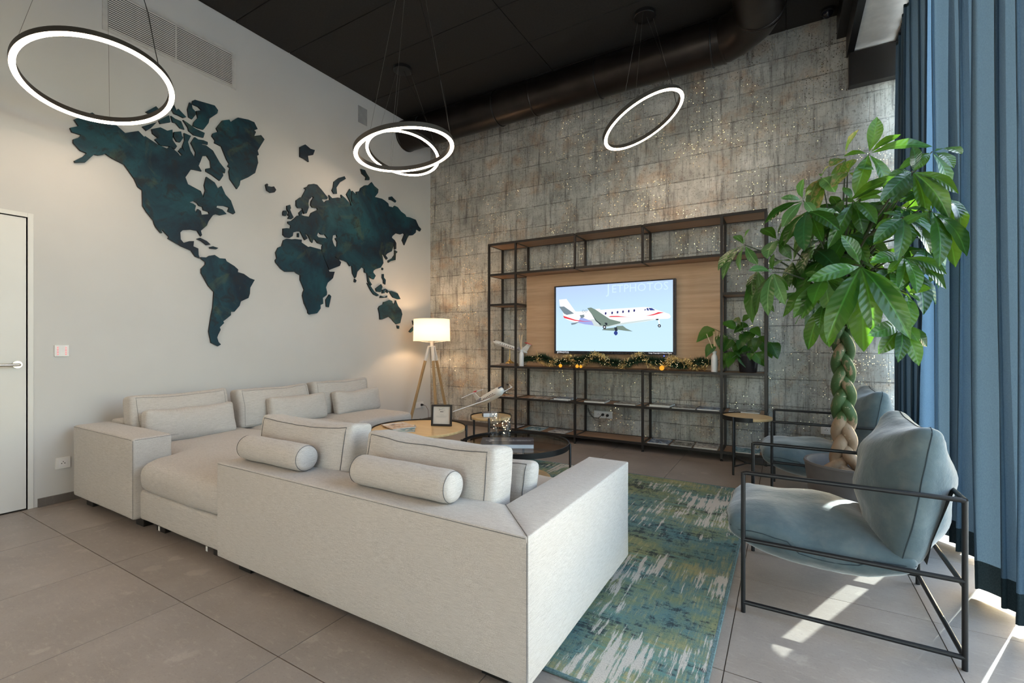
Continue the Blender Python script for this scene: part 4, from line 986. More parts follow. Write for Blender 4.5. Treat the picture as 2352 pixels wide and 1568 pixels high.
seam(fs, [(FX0 + 0.01 + (FX1 - FX0 - 0.02) * k / 30, FY0 - 0.0006, FZ - 0.007) for k in range(31)])
seam(fs, [(FX1 - 0.004, FY0 - 0.0005, 0.07 + (FZ - 0.09) * k / 10) for k in range(11)])
seam(fs, [(FX1 - 0.008 - 0.215 * k / 8, FY0 + 0.008 + 0.218 * k / 8, FZ + 0.0012) for k in range(9)])
# corner chaise with the left arm
SX0 = -4.60
ch = thing('chaise_sofa', 'pale grey linen chaise module with a low arm, in the corner beside the white door', 'sofa', (-3.6, 1.34, 0))
block(ch, 'armrest', SX0, -3.60, 1.33, 1.555, 0.06, 0.585, 0.020, (0.0, 0.004, 0.004), (12, 4, 8), 0.003, 7.0)
block(ch, 'backrest', SX0, SX0 + 0.21, 1.557, 2.42, 0.06, 0.60, 0.02, n=(4, 10, 8), seed=8.0)
block(ch, 'seat_base', -3.598, -2.632, 1.365, 2.42, 0.06, 0.25, 0.02, n=(10, 10, 4), seed=9.0)
block(ch, 'seat_base', SX0 + 0.212, -3.60, 1.557, 2.42, 0.06, 0.25, 0.02, n=(10, 8, 4), seed=9.5)
CXc = ((SX0 + 0.215) + (-2.63)) / 2; CYc = (1.345 + 2.42) / 2
def chaise_post(p):
    x = p.x + CXc; y = p.y + CYc
    k = min(1.0, max(0.0, (x + 3.625) / 0.10)); k = k * k * (3 - 2 * k)
    lo = 1.567 * (1 - k) + 1.335 * k
    f = (y - 1.345) / (2.42 - 1.345)
    return Vector((p.x, lo + f * (2.42 - lo) - CYc, p.z))
block(ch, 'seat_cushion', SX0 + 0.215, -2.63, 1.345, 2.42, 0.25, 0.435, 0.07, (0, 0.0, 0.022), (40, 14, 4), 0.010, 10.0, post=chaise_post, ns=2.4)
feet(ch, [(-3.66, 1.42), (-4.42, 1.40), (-3.42, 1.44), (-2.74, 1.44)])
seam(ch, [(SX0 + 0.02 + 0.96 * k / 12, 1.3285, 0.574) for k in range(13)])
seam(ch, [(-3.602, 1.3305, 0.07 + 0.5 * k / 8) for k in range(9)])
seam(ch, [(-3.599, 1.34 + 0.25 * k / 8, 0.574) for k in range(9)])
bm = BM()
for x in (-3.36, -2.80): box(bm, x, x + 0.018, 1.372, 1.374, 0.035, 0.062)
obj('care_tag', bm, MAT['tag'], ch)
def module(y0, y1, label, seed):
    m = thing('sofa_module', label, 'sofa', (-4.1, (y0 + y1) / 2, 0))
    block(m, 'backrest', SX0, SX0 + 0.21, y0, y1, 0.06, 0.60, 0.02, n=(4, 10, 8), seed=seed)
    block(m, 'seat_base', SX0 + 0.212, -3.60, y0, y1, 0.06, 0.25, 0.02, n=(10, 8, 4), seed=seed + 1)
    block(m, 'seat_cushion', SX0 + 0.215, -3.575, y0 + 0.004, y1 - 0.004, 0.25, 0.43, 0.05, (0.005, 0.0, 0.025), (12, 10, 4), 0.008, seed + 2)
    feet(m, [(-3.75, y0 + 0.1), (-3.75, y1 - 0.1), (-4.4, y0 + 0.1), (-4.4, y1 - 0.1)])
module(2.425, 3.13, 'grey linen sofa seat along the white wall, between the chaise and the end seat', 12.0)
module(3.135, 3.90, 'grey linen sofa seat at the far end of the wall row, nearest the floor lamp', 16.0)
def cushion(name, c, size, label, cat, group, tilt=0.0, yaw=0.0, seed=0.0, axis='Y', nz=0.008, bulge=0.05, r=0.03, seams=True, sm='seam'):
    """size = (thickness, width, height); thickness along local x"""
    t = thing(name, label, cat, (c[0], c[1], c[2] - size[2] / 2), 0, group)
    M = Matrix.Rotation(yaw, 4, 'Z') @ Matrix.Rotation(tilt, 4, 'Y')
    b = (bulge, 0.004, 0.006)
    def sag(p):
        # the top edge sinks a little in the middle and the corners stand up
        k = p.z / size[2] + 0.5
        p.z -= 0.018 * max(0.0, k) * (1 - min(1.0, abs(p.y / size[1] * 2)) ** 2) * 1.0
        p.x += 0.010 * math.sin(p.y * 9 + seed) * k
        return p
    bm = BM(); soft_box(bm, c, size, r, b, (4, 12, 10), nz, seed, 5.0, M, post=sag)
    obj('cover', bm, MAT['linen'], t, 'full')
    if seams:
        for s in (-1, 1):
            P = [(s * 1.0, u, v) for u, v in loop_uv(12, 0.90)]
            bm = BM(); tube(bm, [p + M.to_3x3() @ Vector((s * 0.0002, 0, 0)) for p in soft_path(c, size, P, r, b, nz, seed, 5.0, M, post=sag)], 0.0022, 5, True)
            obj('piping', bm, MAT[sm], t)
    return t
LB, LS = 'back cushions of the wall row', 'small lumbar cushions of the wall row'
cushion('back_cushion', (-4.30, 1.915, 0.612), (0.15, 0.71, 0.37), 'big grey back cushion on the chaise, nearest the white door', 'cushion', LB, -0.16, 0, 1.0, sm='softseam')
cushion('back_cushion', (-4.30, 2.715, 0.60), (0.15, 0.73, 0.36), 'big grey back cushion in the middle of the wall row of three', 'cushion', LB, -0.16, 0.03, 2.0, sm='softseam')
cushion('back_cushion', (-4.30, 3.50, 0.605), (0.15, 0.73, 0.37), 'big grey back cushion at the far end of the wall row, nearest the lamp', 'cushion', LB, -0.16, 0, 3.0, sm='softseam')
cushion('lumbar_cushion', (-4.125, 1.915, 0.565), (0.10, 0.65, 0.26), 'small grey lumbar cushion on the chaise, nearest the white door', 'cushion', LS, -0.24, 0.02, 4.0, bulge=0.04, seams=False)
cushion('lumbar_cushion', (-4.11, 2.85, 0.565), (0.10, 0.58, 0.26), 'small grey lumbar cushion in the middle of the wall row of three', 'cushion', LS, -0.24, -0.03, 5.0, bulge=0.04, seams=False)
cushion('lumbar_cushion', (-4.11, 3.58, 0.56), (0.10, 0.60, 0.25), 'small grey lumbar cushion at the far end of the wall row', 'cushion', LS, -0.24, 0.0, 6.0, bulge=0.04, seams=False)
FB = 'back cushions of the front sofa'
cushion('back_cushion', (-2.255, 1.655, 0.60), (0.15, 0.74, 0.36), 'grey back cushion on the left half of the front sofa, seen from behind', 'cushion', FB, 0.13, PI / 2 + 0.03, 7.0)
cushion('back_cushion', (-1.395, 1.66, 0.59), (0.15, 0.77, 0.35), 'grey back cushion on the right half of the front sofa, seen from behind', 'cushion', FB, 0.13, PI / 2 - 0.02, 8.0)
FL = 'lumbar cushions of the front sofa'
cushion('lumbar_cushion', (-2.10, 1.865, 0.535), (0.09, 0.60, 0.24), 'grey lumbar cushion peeking out between the two front back cushions', 'cushion', FL, 0.2, PI / 2, 9.0, bulge=0.03)
cushion('lumbar_cushion', (-1.30, 1.875, 0.535), (0.09, 0.62, 0.25), 'grey lumbar cushion peeking out beside the right arm of the front sofa', 'cushion', FL, 0.2, PI / 2, 10.0, bulge=0.03)
def bolster(x0, x1, y, label, seed):
    r = 0.066; z = FZ + r + 0.003; L = x1 - x0
    t = thing('bolster', label, 'cushion', ((x0 + x1) / 2, y, FZ + 0.003), 0, 'bolsters on the front sofa back')
    bm = BM()
    prof = [(0, 0), (r * 0.6, 0.002), (r * 0.86, 0.010), (r * 0.97, 0.028), (r, 0.05)] + [(r * (1 + 0.015 * math.sin(k * 1.3 + seed)), 0.05 + (L - 0.1) * k / 8) for k in range(1, 8)] + [(r, L - 0.05), (r * 0.97, L - 0.028), (r * 0.86, L - 0.010), (r * 0.6, L - 0.002), (0, L)]
    lathe(bm, (x0, y, z), prof, 28, M=Matrix.Rotation(PI / 2, 4, 'Y')); obj('cover', bm, MAT['linen'], t, 'full')
    for x in (x0 + 0.018, x1 - 0.018):
        bm = BM(); tube(bm, [(x, y + r * 0.93 * math.cos(2 * PI * k / 28), z + r * 0.93 * math.sin(2 * PI * k / 28)) for k in range(28)], 0.0014, 5, True); obj('piping', bm, MAT['seam'], t)
bolster(-2.56, -2.02, 1.462, 'grey bolster lying on the sofa back, the left one of two', 0.0)
bolster(-1.675, -1.115, 1.462, 'grey bolster lying on the sofa back, the right one of two, nearest the viewer', 2.0)
# ------------------------------------------------------------ round tables
def round_table(c, r, z, label, legs, a0, top='wood', rim=0.03, rimspan=None, foot=0.0, lower=None, group=None, leg_r=0.0095):
    t = thing('side_table' if r < 0.3 else 'coffee_table', label, 'table', (c[0], c[1], foot), 0, group)
    if top == 'wood':
        bm = BM(); disc(bm, c, r - 0.004, z - 0.022, z, 64); obj('tabletop', bm, MAT['ash'], t, True)
        a, b = rimspan
    else:
        bm = BM(); disc(bm, c, r - 0.004, z - 0.008, z, 64, bev=0.001); obj('glass_top', bm, MAT['smoked'], t, True)
        a, b = 0, 2 * PI
    n = 64; full = abs(b - a) > 6.2
    bm = BM(); R = []
    up = 0.010
    prof = [(r - 0.003, z - 0.03), (r + 0.002, z - 0.03), (r + 0.002, z + up), (r - 0.003, z + up)]
    if top != 'wood': prof = [(r - 0.003, z - 0.030), (r + 0.002, z - 0.030), (r + 0.002, z + 0.012), (r - 0.003, z + 0.012), (r - 0.003, z + 0.0005), (r - 0.02, z - 0.009), (r - 0.02, z - 0.012), (r - 0.003, z - 0.012)]
    for k in range(n + (0 if full else 1)):
        q = a + (b - a) * k / n
        R.append([bm.verts.new((c[0] + p * math.cos(q), c[1] + p * math.sin(q), h)) for p, h in prof])
    m = len(R); P = len(prof)
    for k in range(m if full else m - 1):
        for j in range(P): bm.faces.new((R[k][j], R[(k + 1) % m][j], R[(k + 1) % m][(j + 1) % P], R[k][(j + 1) % P]))
    if not full:
        bm.faces.new(R[0]); bm.faces.new(list(reversed(R[-1])))
    bmesh.ops.recalc_face_normals(bm, faces=bm.faces[:])
    obj('rim', bm, MAT['black'], t, True)
    L = []
    for k in range(legs):
        q = a0 + 2 * PI * k / legs
        p = (c[0] + (r - 0.002 + leg_r) * math.cos(q), c[1] + (r - 0.002 + leg_r) * math.sin(q)); L.append(p)
        bm = BM(); tube(bm, [(p[0], p[1], foot), (p[0], p[1], z + 0.006), (p[0], p[1], z + 0.011)], [leg_r, leg_r, leg_r * 0.6], 12); obj('leg', bm, MAT['black'], t, True)
    bm = BM(); zb = foot + 0.075
    for p in L: bar(bm, (c[0], c[1], zb), (p[0], p[1], zb), 0.012, 0.010)
    obj('cross_brace', bm, MAT['black'], t)
    if lower:
        bm = BM(); disc(bm, c, lower, zb + 0.006, zb + 0.022, 56); obj('lower_shelf', bm, MAT['ash'], t, True)
    return t
RG = 0.0095
round_table((-2.80, 3.13), 0.41, 0.45, 'round coffee table with pale wood top and black rim, near the wall seats', 4, -0.87, rimspan=(0.55, 4.0), foot=RG)
round_table((-1.92, 3.30), 0.445, 0.38, 'round smoked glass coffee table with black rim and a low wood shelf', 4, 0.35, top='glass', foot=RG, lower=0.295)
round_table((-2.44, 3.74), 0.195, 0.50, 'small round wood topped side table holding the airplane model, behind the glass table', 3, -1.08, rimspan=(0.55, 4.0), foot=RG)
round_table((-0.315, 4.86), 0.215, 0.515, 'small round wood topped side table with black half rim beside the rear armchair', 3, 4.25, rimspan=(1.9, 5.0))
# things on the tables
def booklet(t, x, y, z, w, d, h, rot, cover, pages='paper', spine=True):
    """a magazine or book lying flat: page block and cover as parts of t"""
    M = Matrix.Translation((x, y, z)) @ Matrix.Rotation(rot, 4, 'Z')
    bm = BM(); box(bm, -w / 2 + 0.002, w / 2 - 0.003, -d / 2 + 0.003, d / 2 - 0.003, 0.0006, h - 0.001); bm.transform(M); obj('pages', bm, MAT[pages], t)
    bm = BM(); box(bm, -w / 2, w / 2, -d / 2, d / 2, h - 0.001, h); box(bm, -w / 2, w / 2, -d / 2, d / 2, 0, 0.0006)
    if spine: box(bm, -w / 2, -w / 2 + 0.002, -d / 2, d / 2, 0.0006, h - 0.001)
    bm.transform(M); obj('cover', bm, cover, t)
    return M
PR = dict(
    blue=m_print('print_blue', ((0.04, 0.05, 0.09), (0.10, 0.14, 0.24), (0.22, 0.30, 0.42), (0.55, 0.62, 0.70))),
    grey=m_print('print_grey', ((0.05, 0.045, 0.04), (0.16, 0.14, 0.12), (0.30, 0.28, 0.26), (0.55, 0.52, 0.48))),
    pale=m_print('print_pale', ((0.12, 0.11, 0.11), (0.42, 0.40, 0.40), (0.62, 0.60, 0.58), (0.75, 0.74, 0.72))),
    warm=m_print('print_warm', ((0.08, 0.04, 0.03), (0.36, 0.20, 0.12), (0.60, 0.46, 0.36), (0.72, 0.66, 0.60))),
    sea=m_print('print_sea', ((0.02, 0.05, 0.07), (0.06, 0.20, 0.26), (0.25, 0.42, 0.48), (0.70, 0.74, 0.74))),
)
def magazine(x, y, z, w, d, h, rot, pr, label, group, title=None, tcol='paper'):
    t = thing('magazine', label, 'magazine', (x, y, z), 0, group)
    M = booklet(t, x, y, z, w, d, h, rot, PR[pr])
    bm = BM(); box(bm, -w * 0.44, w * 0.44, d * 0.30, d * 0.44, h, h + 0.0004); bm.transform(M); obj('masthead', bm, MAT[tcol], t)
    return t
TM = 'magazines on the wood coffee table'
magazine(-2.97, 3.05, 0.4595, 0.22, 0.29, 0.007, 1.15, 'warm', 'pale orange magazine lying on top of a bluish one on the wood coffee table', TM)
magazine(-2.87, 3.00, 0.4508, 0.21, 0.29, 0.008, 0.72, 'sea', 'bluish magazine on the wood coffee table, partly under the orange one', TM)
# picture frame with a line drawing
t = thing('picture_frame', 'small dark brown standing picture frame with a line print, on the wood coffee table', 'picture frame', (-2.675, 3.285, 0.45))
M = Matrix.Translation((-2.675, 3.285, 0.452)) @ Matrix.Rotation(0.40, 4, 'Z') @ Matrix.Rotation(-0.10, 4, 'X')
FW, FH = 0.19, 0.19
bm = BM()
for q in ((-FW / 2, -FW / 2 + 0.017, 0, FH), (FW / 2 - 0.017, FW / 2, 0, FH), (-FW / 2 + 0.017, FW / 2 - 0.017, 0, 0.017), (-FW / 2 + 0.017, FW / 2 - 0.017, FH - 0.017, FH)):
    box(bm, q[0], q[1], -0.011, 0.011, q[2], q[3], 0.0015)
bm.transform(M); obj('moulding', bm, MAT['planebrown'] if False else MAT['frame'], t)
bm = BM(); box(bm, -FW / 2 + 0.016, FW / 2 - 0.016, 0.000, 0.004, 0.016, FH - 0.016); bm.transform(M); obj('backing', bm, MAT['passe'], t)
bm = BM()
def fl(pts, w=0.0016):
    for a, b in zip(pts, pts[1:]): bar(bm, (a[0], -0.0006, a[1]), (b[0], -0.0006, b[1]), w, 0.0006)
fl([(-0.030, 0.158), (-0.014, 0.140), (-0.030, 0.139), (-0.010, 0.146), (0.026, 0.158)], 0.003); fl([(-0.022, 0.150), (-0.006, 0.143), (0.010, 0.138), (0.030, 0.136)], 0.002); fl([(-0.005, 0.144), (0.012, 0.160)], 0.0025)
fl([(-0.012, 0.125), (0.012, 0.125)], 0.002)
for zz, a in ((0.098, 0.022), (0.090, 0.045), (0.082, 0.05), (0.074, 0.04)): fl([(-a, zz), (a, zz)], 0.001)
bm.transform(M); obj('print', bm, MAT['ink'], t)
bm = BM(); bar(bm, (0, 0.012, 0.13), (0, 0.075, 0.008), 0.03, 0.003); bm.transform(Matrix.Translation((-2.675, 3.285, 0.45)) @ Matrix.Rotation(0.40, 4, 'Z')); obj('stand', bm, MAT['frame'], t)
# navy coffee table book
t = thing('book', 'large navy hardback with silver aircraft outline lying on the smoked glass table', 'book', (-1.93, 3.20, 0.38))
M = booklet(t, -1.93, 3.20, 0.3808, 0.42, 0.27, 0.032, 0.52, MAT['navy'], 'paleblue')
bm = BM()
def nl(pts, w):
    for a, b in zip(pts, pts[1:]): bar(bm, (a[0], a[1], 0.0323), (b[0], b[1], 0.0323), w, 0.0006)
nl([(-0.17, 0.02), (-0.10, 0.02), (0.0, 0.02)], 0.006); nl([(-0.145, 0.065), (-0.105, 0.02), (-0.145, -0.03)], 0.008); nl([(-0.175, 0.035), (-0.165, 0.02), (-0.175, 0.008)], 0.004)
bm.transform(M); obj('emblem', bm, MAT['silverink'], t)
bm = text_bm('THE MAHOGANY', 0.026, M @ Matrix.Translation((0.01, 0.02, 0.0326)), 0.0002); obj('title', bm, MAT['silverink'], t)
bm = text_bm('PROPOSITIONS', 0.026, M @ Matrix.Translation((0.01, -0.015, 0.0326)), 0.0002); obj('title', bm, MAT['silverink'], t)
# glass vases with fairy lights
def vase(c, r, h, label, seed, n):
    rnd = random.Random(seed)
    t = thing('glass_vase', label, 'vase', (c[0], c[1], 0.381), 0, 'glass vases with fairy lights')
    bm = BM(); lathe(bm, (c[0], c[1], 0.381), [(0, 0.0), (r, 0.0), (r, h), (r - 0.003, h), (r - 0.003, 0.012), (0, 0.012)], 32); obj('glass', bm, MAT['vase'], t, True)
    pts = []
    for k in range(n * 3):
        a = k * 1.9 + seed; q = (r - 0.012) * rnd.uniform(0.5, 1)
        pts.append((c[0] + q * math.cos(a), c[1] + q * math.sin(a), 0.381 + h * (0.45 + 0.5 * rnd.random()) if rnd.random() < 0.8 else 0.381 + 0.03 + h * 0.4 * rnd.random()))
    bm = BM(); tube(bm, pts, 0.0006, 4); obj('wire', bm, MAT['wire'], t)
    for k in range(0, n * 3, 3):
        bm = BM(); bmesh.ops.create_icosphere(bm, subdivisions=1, radius=0.0042, matrix=Matrix.Translation(pts[k])); obj('fairy_light', bm, MAT['led'], t)
vase((-2.19, 3.41), 0.041, 0.225, 'taller clear glass cylinder with fairy lights on the smoked glass table, the left one', 3, 9)
vase((-2.105, 3.47), 0.048, 0.17, 'wider clear glass cylinder with fairy lights on the smoked glass table, the right one', 5, 15)
# ------------------------------------------------------------ floor lamp
LX, LY = -4.20, 4.95
t = thing('floor_lamp', 'lit tripod floor lamp with white drum shade in the corner', 'lamp', (LX, LY, 0))
bm = BM(); lathe(bm, (LX, LY, 0), [(0.250, 1.225), (0.244, 1.525)], 56); obj('lamp_shade', bm, MAT['shade'], t, True)
bm = BM()
for r, z in ((0.250, 1.225), (0.244, 1.525)): tube(bm, [(LX + r * math.cos(2 * PI * k / 56), LY + r * math.sin(2 * PI * k / 56), z) for k in range(56)], 0.003, 6, True)
obj('shade_ring', bm, MAT['white'], t, True)
bm = BM()
for k in range(3):
    a = 2 * PI * k / 3 + 0.3; tube(bm, [(LX + 0.03 * math.cos(a), LY + 0.03 * math.sin(a), 1.205), (LX + 0.249 * math.cos(a), LY + 0.249 * math.sin(a), 1.226)], 0.0025, 6)
obj('shade_spider', bm, MAT['white'], t)
bm = BM(); lathe(bm, (LX, LY, 0), [(0, 1.16), (0.022, 1.16), (0.022, 1.23), (0.016, 1.25), (0, 1.25)], 16); obj('bulb_holder', bm, MAT['white'], t, True)
bm = BM(); bmesh.ops.create_uvsphere(bm, u_segments=16, v_segments=10, radius=0.035, matrix=Matrix.Translation((LX, LY, 1.29))); obj('bulb', bm, MAT['bulb'], t, True)
bm = BM(); lathe(bm, (LX, LY, 0), [(0, 1.145), (0.05, 1.145), (0.05, 1.16), (0, 1.16)], 20); obj('tripod_head', bm, MAT['white'], t, True)
for k, a in enumerate((math.radians(203), math.radians(323), math.radians(83))):
    top = Vector((LX + 0.04 * math.cos(a), LY + 0.04 * math.sin(a), 1.15)); foot = Vector((LX + 0.34 * math.cos(a), LY + 0.34 * math.sin(a), 0.0))
    kk = top.lerp(foot, 0.17)
    bm = BM(); bar(bm, kk, foot, 0.034, 0.022); lg = obj('leg', bm, MAT['legwood'], t)
    bm = BM(); bar(bm, top, kk, 0.034, 0.022); obj('leg_cap', bm, MAT['white'], lg, label='white painted upper end of the leg')
pt = bpy.data.lights.new('lamp_glow', 'POINT'); pt.energy = 8.5; pt.color = (1.0, 0.62, 0.32); pt.shadow_soft_size = 0.04
po = bpy.data.objects.new('lamp_glow', pt); COL.objects.link(po); po.location = (0, 0, 1.375); po.parent = t
# ------------------------------------------------------------ shelving unit
PX = [-3.39, -2.983, -2.167, -1.364, -0.565, -0.170]
YFp, YBp, PW = 5.152, 5.492, 0.025
LV = dict(top=2.492, up=2.092, side=1.697, mid=0.888, low=0.487, base=0.087)
t = thing('shelving_unit', 'wide dark metal shelving unit with oak boards around the television', 'shelf', (-1.78, 5.32, 0))
def upright(x, y, z0, z1):
    bm = BM(); box(bm, x - PW / 2, x + PW / 2, y - PW / 2, y + PW / 2, z0, z1, 0.001); p = obj('post', bm, MAT['frame'], t)
    if z0 == 0.022:
        bm = BM(); lathe(bm, (x, y, 0), [(0, 0), (0.014, 0), (0.014, 0.012), (0.006, 0.014), (0.006, 0.024), (0, 0.024)], 12); obj('levelling_foot', bm, MAT['black'], p, True)
for x in PX:
    for y in (YFp, YBp):
        if x in (PX[2], PX[3]):
            upright(x, y, 0.022, LV['mid'] - 0.0125); upright(x, y, LV['up'] + 0.0125, LV['top'] - 0.0125)
        else: upright(x, y, 0.022, LV['top'] + 0.0125)
bays = list(range(5))
def level(z, bs, wood='shelfwood'):
    for b in bs:
        x0, x1 = PX[b] + PW / 2, PX[b + 1] - PW / 2
        bm = BM(); box(bm, x0 + 0.0005, x1 - 0.0005, YFp + PW / 2 + 0.0005, YBp - PW / 2 - 0.0005, z - 0.010, z + 0.009, 0.001); obj('shelf_board', bm, MAT[wood], t)
        for y in (YFp, YBp):
            bm = BM(); box(bm, x0, x1, y - PW / 2, y + PW / 2, z - 0.0125, z + 0.0125); obj('rail', bm, MAT['frame'], t)
    xs_ = sorted({PX[b] for b in bs} | {PX[b + 1] for b in bs})
    for x in xs_:
        bm = BM(); box(bm, x - PW / 2, x + PW / 2, YFp + PW / 2, YBp - PW / 2, z - 0.0125, z + 0.0125); obj('cross_rail', bm, MAT['frame'], t)
level(LV['top'], bays); level(LV['up'], bays); level(LV['side'], (0, 4)); level(LV['mid'], bays); level(LV['low'], bays); level(LV['base'], bays)
bm = BM(); box(bm, PX[1] + 0.013, PX[4] - 0.013, 5.42, 5.438, LV['mid'] + 0.013, LV['up'] - 0.013); obj('back_panel', bm, MAT['oak'], t, label='oak panel behind the television')
ZT = {k: v + 0.0095 for k, v in LV.items()}
# ------------------------------------------------------------ television
TX0, TX1, TZ0, TZ1, TYF = -2.531, -1.050, 1.064, 1.914, 5.345
t = thing('television', 'large flat television showing a white business jet with red stripes', 'television', ((TX0 + TX1) / 2, 5.39, TZ0))
bm = BM(); box(bm, TX0, TX1, TYF, 5.395, TZ0, TZ1, 0.004); box(bm, -2.0, -1.5, 5.395, 5.42, 1.3, 1.7); obj('casing', bm, MAT['bezel'], t)
SX = (-2.505, -1.081); SZ = (1.099, 1.899)
def m_screen():
    q = NT('screen_sky'); o = q.coord('Generated'); sp = q.new('SeparateXYZ'); q.l.new(o, sp.inputs[0])
    col = q.ramp(q.math('ADD', sp.outputs[2], q.math('MULTIPLY', sp.outputs[0], -0.15)), [(0.0, (0.58, 0.80, 0.98)), (0.5, (0.55, 0.77, 0.98)), (1.0, (0.47, 0.61, 0.93))])
    e = q.new('Emission'); q.put(e.inputs[0], col); e.inputs[1].default_value = 0.57
    return q.end(e.outputs[0])
bm = BM(); box(bm, SX[0], SX[1], TYF - 0.001, TYF + 0.002, SZ[0], SZ[1]); scr = obj('screen', bm, m_screen(), t)
TC = dict(white=(0.98, 0.98, 1.0), shade=(0.62, 0.72, 0.72), violet=(0.36, 0.42, 0.80), grey=(0.20, 0.26, 0.30), dark=(0.03, 0.04, 0.05), red=(0.80, 0.05, 0.07), green=(0.20, 0.27, 0.23), blue=(0.035, 0.06, 0.26), navy=(0.03, 0.03, 0.16))
TCM = {k: emitter('screen_' + k, v, 0.555) for k, v in TC.items()}
for k, (c, pts) in enumerate(TV_ART):
    P = [tuple(int(q) / 2000.0 for q in p.split(',')) for p in pts.split()]
    d = TYF - 0.0014 - 0.00012 * k
    bm = BM(); poly_slab(bm, [P], lambda u, v, _d: Vector((u, d, v)), 0.0)
    for f in bm.faces:
        if f.normal.y > 0: f.normal_flip()
    obj('screen_picture', bm, TCM[c], scr)
MT = lambda x, z, y=TYF - 0.0055: Matrix.Translation((x, y, z)) @ Matrix.Rotation(PI / 2, 4, 'X')
TCM['water'] = emitter('screen_watermark', (0.62, 0.82, 1.0), 0.56)
bm = text_bm('J', 0.165, MT(-1.84, 1.785)); obj('lettering', bm, TCM['water'], scr)
bm = text_bm('ETPHOTOS', 0.130, MT(-1.782, 1.792)); obj('lettering', bm, TCM['water'], scr)
bm = text_bm('JETPHOTOS', 0.030, MT(-2.487, 1.072)); obj('lettering', bm, TCM['white'], scr)
bm = text_bm('Image Copyright © Marco Macca', 0.019, MT(-1.092, 1.078), 0, 'RIGHT'); obj('lettering', bm, TCM['white'], scr)
bm = text_bm('OO', 0.045, MT(-2.155, 1.572)); obj('lettering', bm, TCM['grey'], scr)
bm = BM(); bmesh.ops.create_icosphere(bm, subdivisions=1, radius=0.006, matrix=Matrix.Translation((-1.18, 5.36, TZ0 - 0.012))); obj('standby_light', bm, MAT['blueled'], t)
# ------------------------------------------------------------ garland
rnd = random.Random(11)
GZ = ZT['mid']
t = thing('garland', 'green fir garland with gold tinsel and little lights along the shelf under the television', 'garland', (-1.75, 5.30, GZ))
def gpath(x):
    return Vector((x, 5.285 + 0.035 * math.sin(x * 5.3) + 0.02 * math.sin(x * 13), GZ + 0.085 + 0.026 * math.sin(x * 9.0 + 1) + 0.010 * math.sin(x * 21)))
bm = BM()
tube(bm, [gpath(-2.94 + 2.32 * k / 40) - Vector((0, 0, 0.02)) for k in range(41)], 0.010, 6)
for k in range(13000):
    x = rnd.uniform(-2.96, -0.62); g = gpath(x)
    d = Vector((rnd.uniform(-0.8, 0.8), rnd.gauss(0, 1), rnd.gauss(0, 1))).normalized()
    L = rnd.uniform(0.05, 0.10) * (0.75 if x < -2.72 or x > -0.75 else 1.0)
    a = g + d * 0.005; b = g + d * L
    if b.z < GZ + 0.003: b.z = GZ + 0.003 + rnd.random() * 0.01
    u, v = frame_of(b - a); w = u * 0.0026
    bm.faces.new([bm.verts.new(p) for p in (a - w, a + w, b)])
obj('fir_needles', bm, MAT['needle'], t, kind='stuff')
bm = BM()
for k in range(2400):
    s = rnd.choice((-2.62, -2.50, -2.30, -2.12, -1.95, -1.86, -1.62, -1.45, -1.30, -1.12, -1.05, -0.90, -0.78)) + rnd.gauss(0, 0.045)
    s = max(-2.75, min(-0.66, s)); g = gpath(s)
    a = 1.6 + 1.5 * math.sin(s * 14) + rnd.gauss(0, 0.5)
    c = g + Vector((0, -math.sin(a) * 0.07, math.cos(a) * 0.075)) + Vector([rnd.gauss(0, 0.008) for _ in range(3)])
    c.z = max(c.z, GZ + 0.006)
    d = Vector([rnd.gauss(0, 1) for _ in range(3)]).normalized() * rnd.uniform(0.008, 0.02)
    e = Vector([rnd.gauss(0, 1) for _ in range(3)]).normalized() * 0.0018
    if (c - d).z < GZ + 0.002 or (c + d).z < GZ + 0.002: d.z = 0
    bm.faces.new([bm.verts.new(p) for p in (c - d - e, c - d + e, c + d + e, c + d - e)])
obj('tinsel', bm, MAT['tinsel'], t, kind='stuff')
bm = BM()
for k in range(80):  # garland lights, with extra ones added as sparkle for the tinsel
    s = rnd.uniform(-2.78, -0.7); g = gpath(s)
    bmesh.ops.create_icosphere(bm, subdivisions=1, radius=0.0018, matrix=Matrix.Translation(g + Vector((0, -0.058 - rnd.random() * 0.01, rnd.uniform(-0.03, 0.045)))))
obj('fairy_lights', bm, MAT['led'], t, kind='stuff')
for x, r in ((-2.385, 0.021), (-2.165, 0.020), (-2.118, 0.017), (-1.172, 0.026)):
    c = (x, 5.215, GZ + r + 0.001)
    bm = BM(); bmesh.ops.create_uvsphere(bm, u_segments=16, v_segments=10, radius=r, matrix=Matrix.Translation(c)); b = obj('bauble', bm, MAT['amber'], t, True)
    bm = BM(); lathe(bm, (c[0], c[1], c[2] + r * 0.95), [(0, 0), (0.007, 0), (0.007, 0.008), (0, 0.008)], 10); obj('bauble_cap', bm, MAT['gold'], b, True)
# ------------------------------------------------------------ reed diffusers
def diffuser(x, y, label, reeds):
    z = ZT['mid'] + 0.0005
    t = thing('reed_diffuser', label, 'diffuser', (x, y, z), 0, 'reed diffusers on the shelf')
    bm = BM(); lathe(bm, (x, y, z), [(0, 0), (0.030, 0), (0.032, 0.004), (0.032, 0.14), (0.028, 0.165), (0.018, 0.182), (0.0165, 0.19), (0.024, 0.208), (0.025, 0.214), (0.010, 0.214), (0.010, 0.19), (0, 0.19)], 28); obj('bottle', bm, MAT['ceramic'], t, True)
    for dx, dy, h in reeds:
        bm = BM(); tube(bm, [(x, y, z + 0.195), (x + dx, y + dy, z + h)], 0.0038, 6); obj('reed', bm, MAT['reed'], t)
diffuser(-2.935, 5.215, 'white bottle with reeds at the left end of the garland, by the model airplane', ((-0.042, 0.01, 0.40), (-0.02, -0.01, 0.405), (-0.006, 0.012, 0.39), (0.008, -0.006, 0.40), (0.003, 0.02, 0.41)))
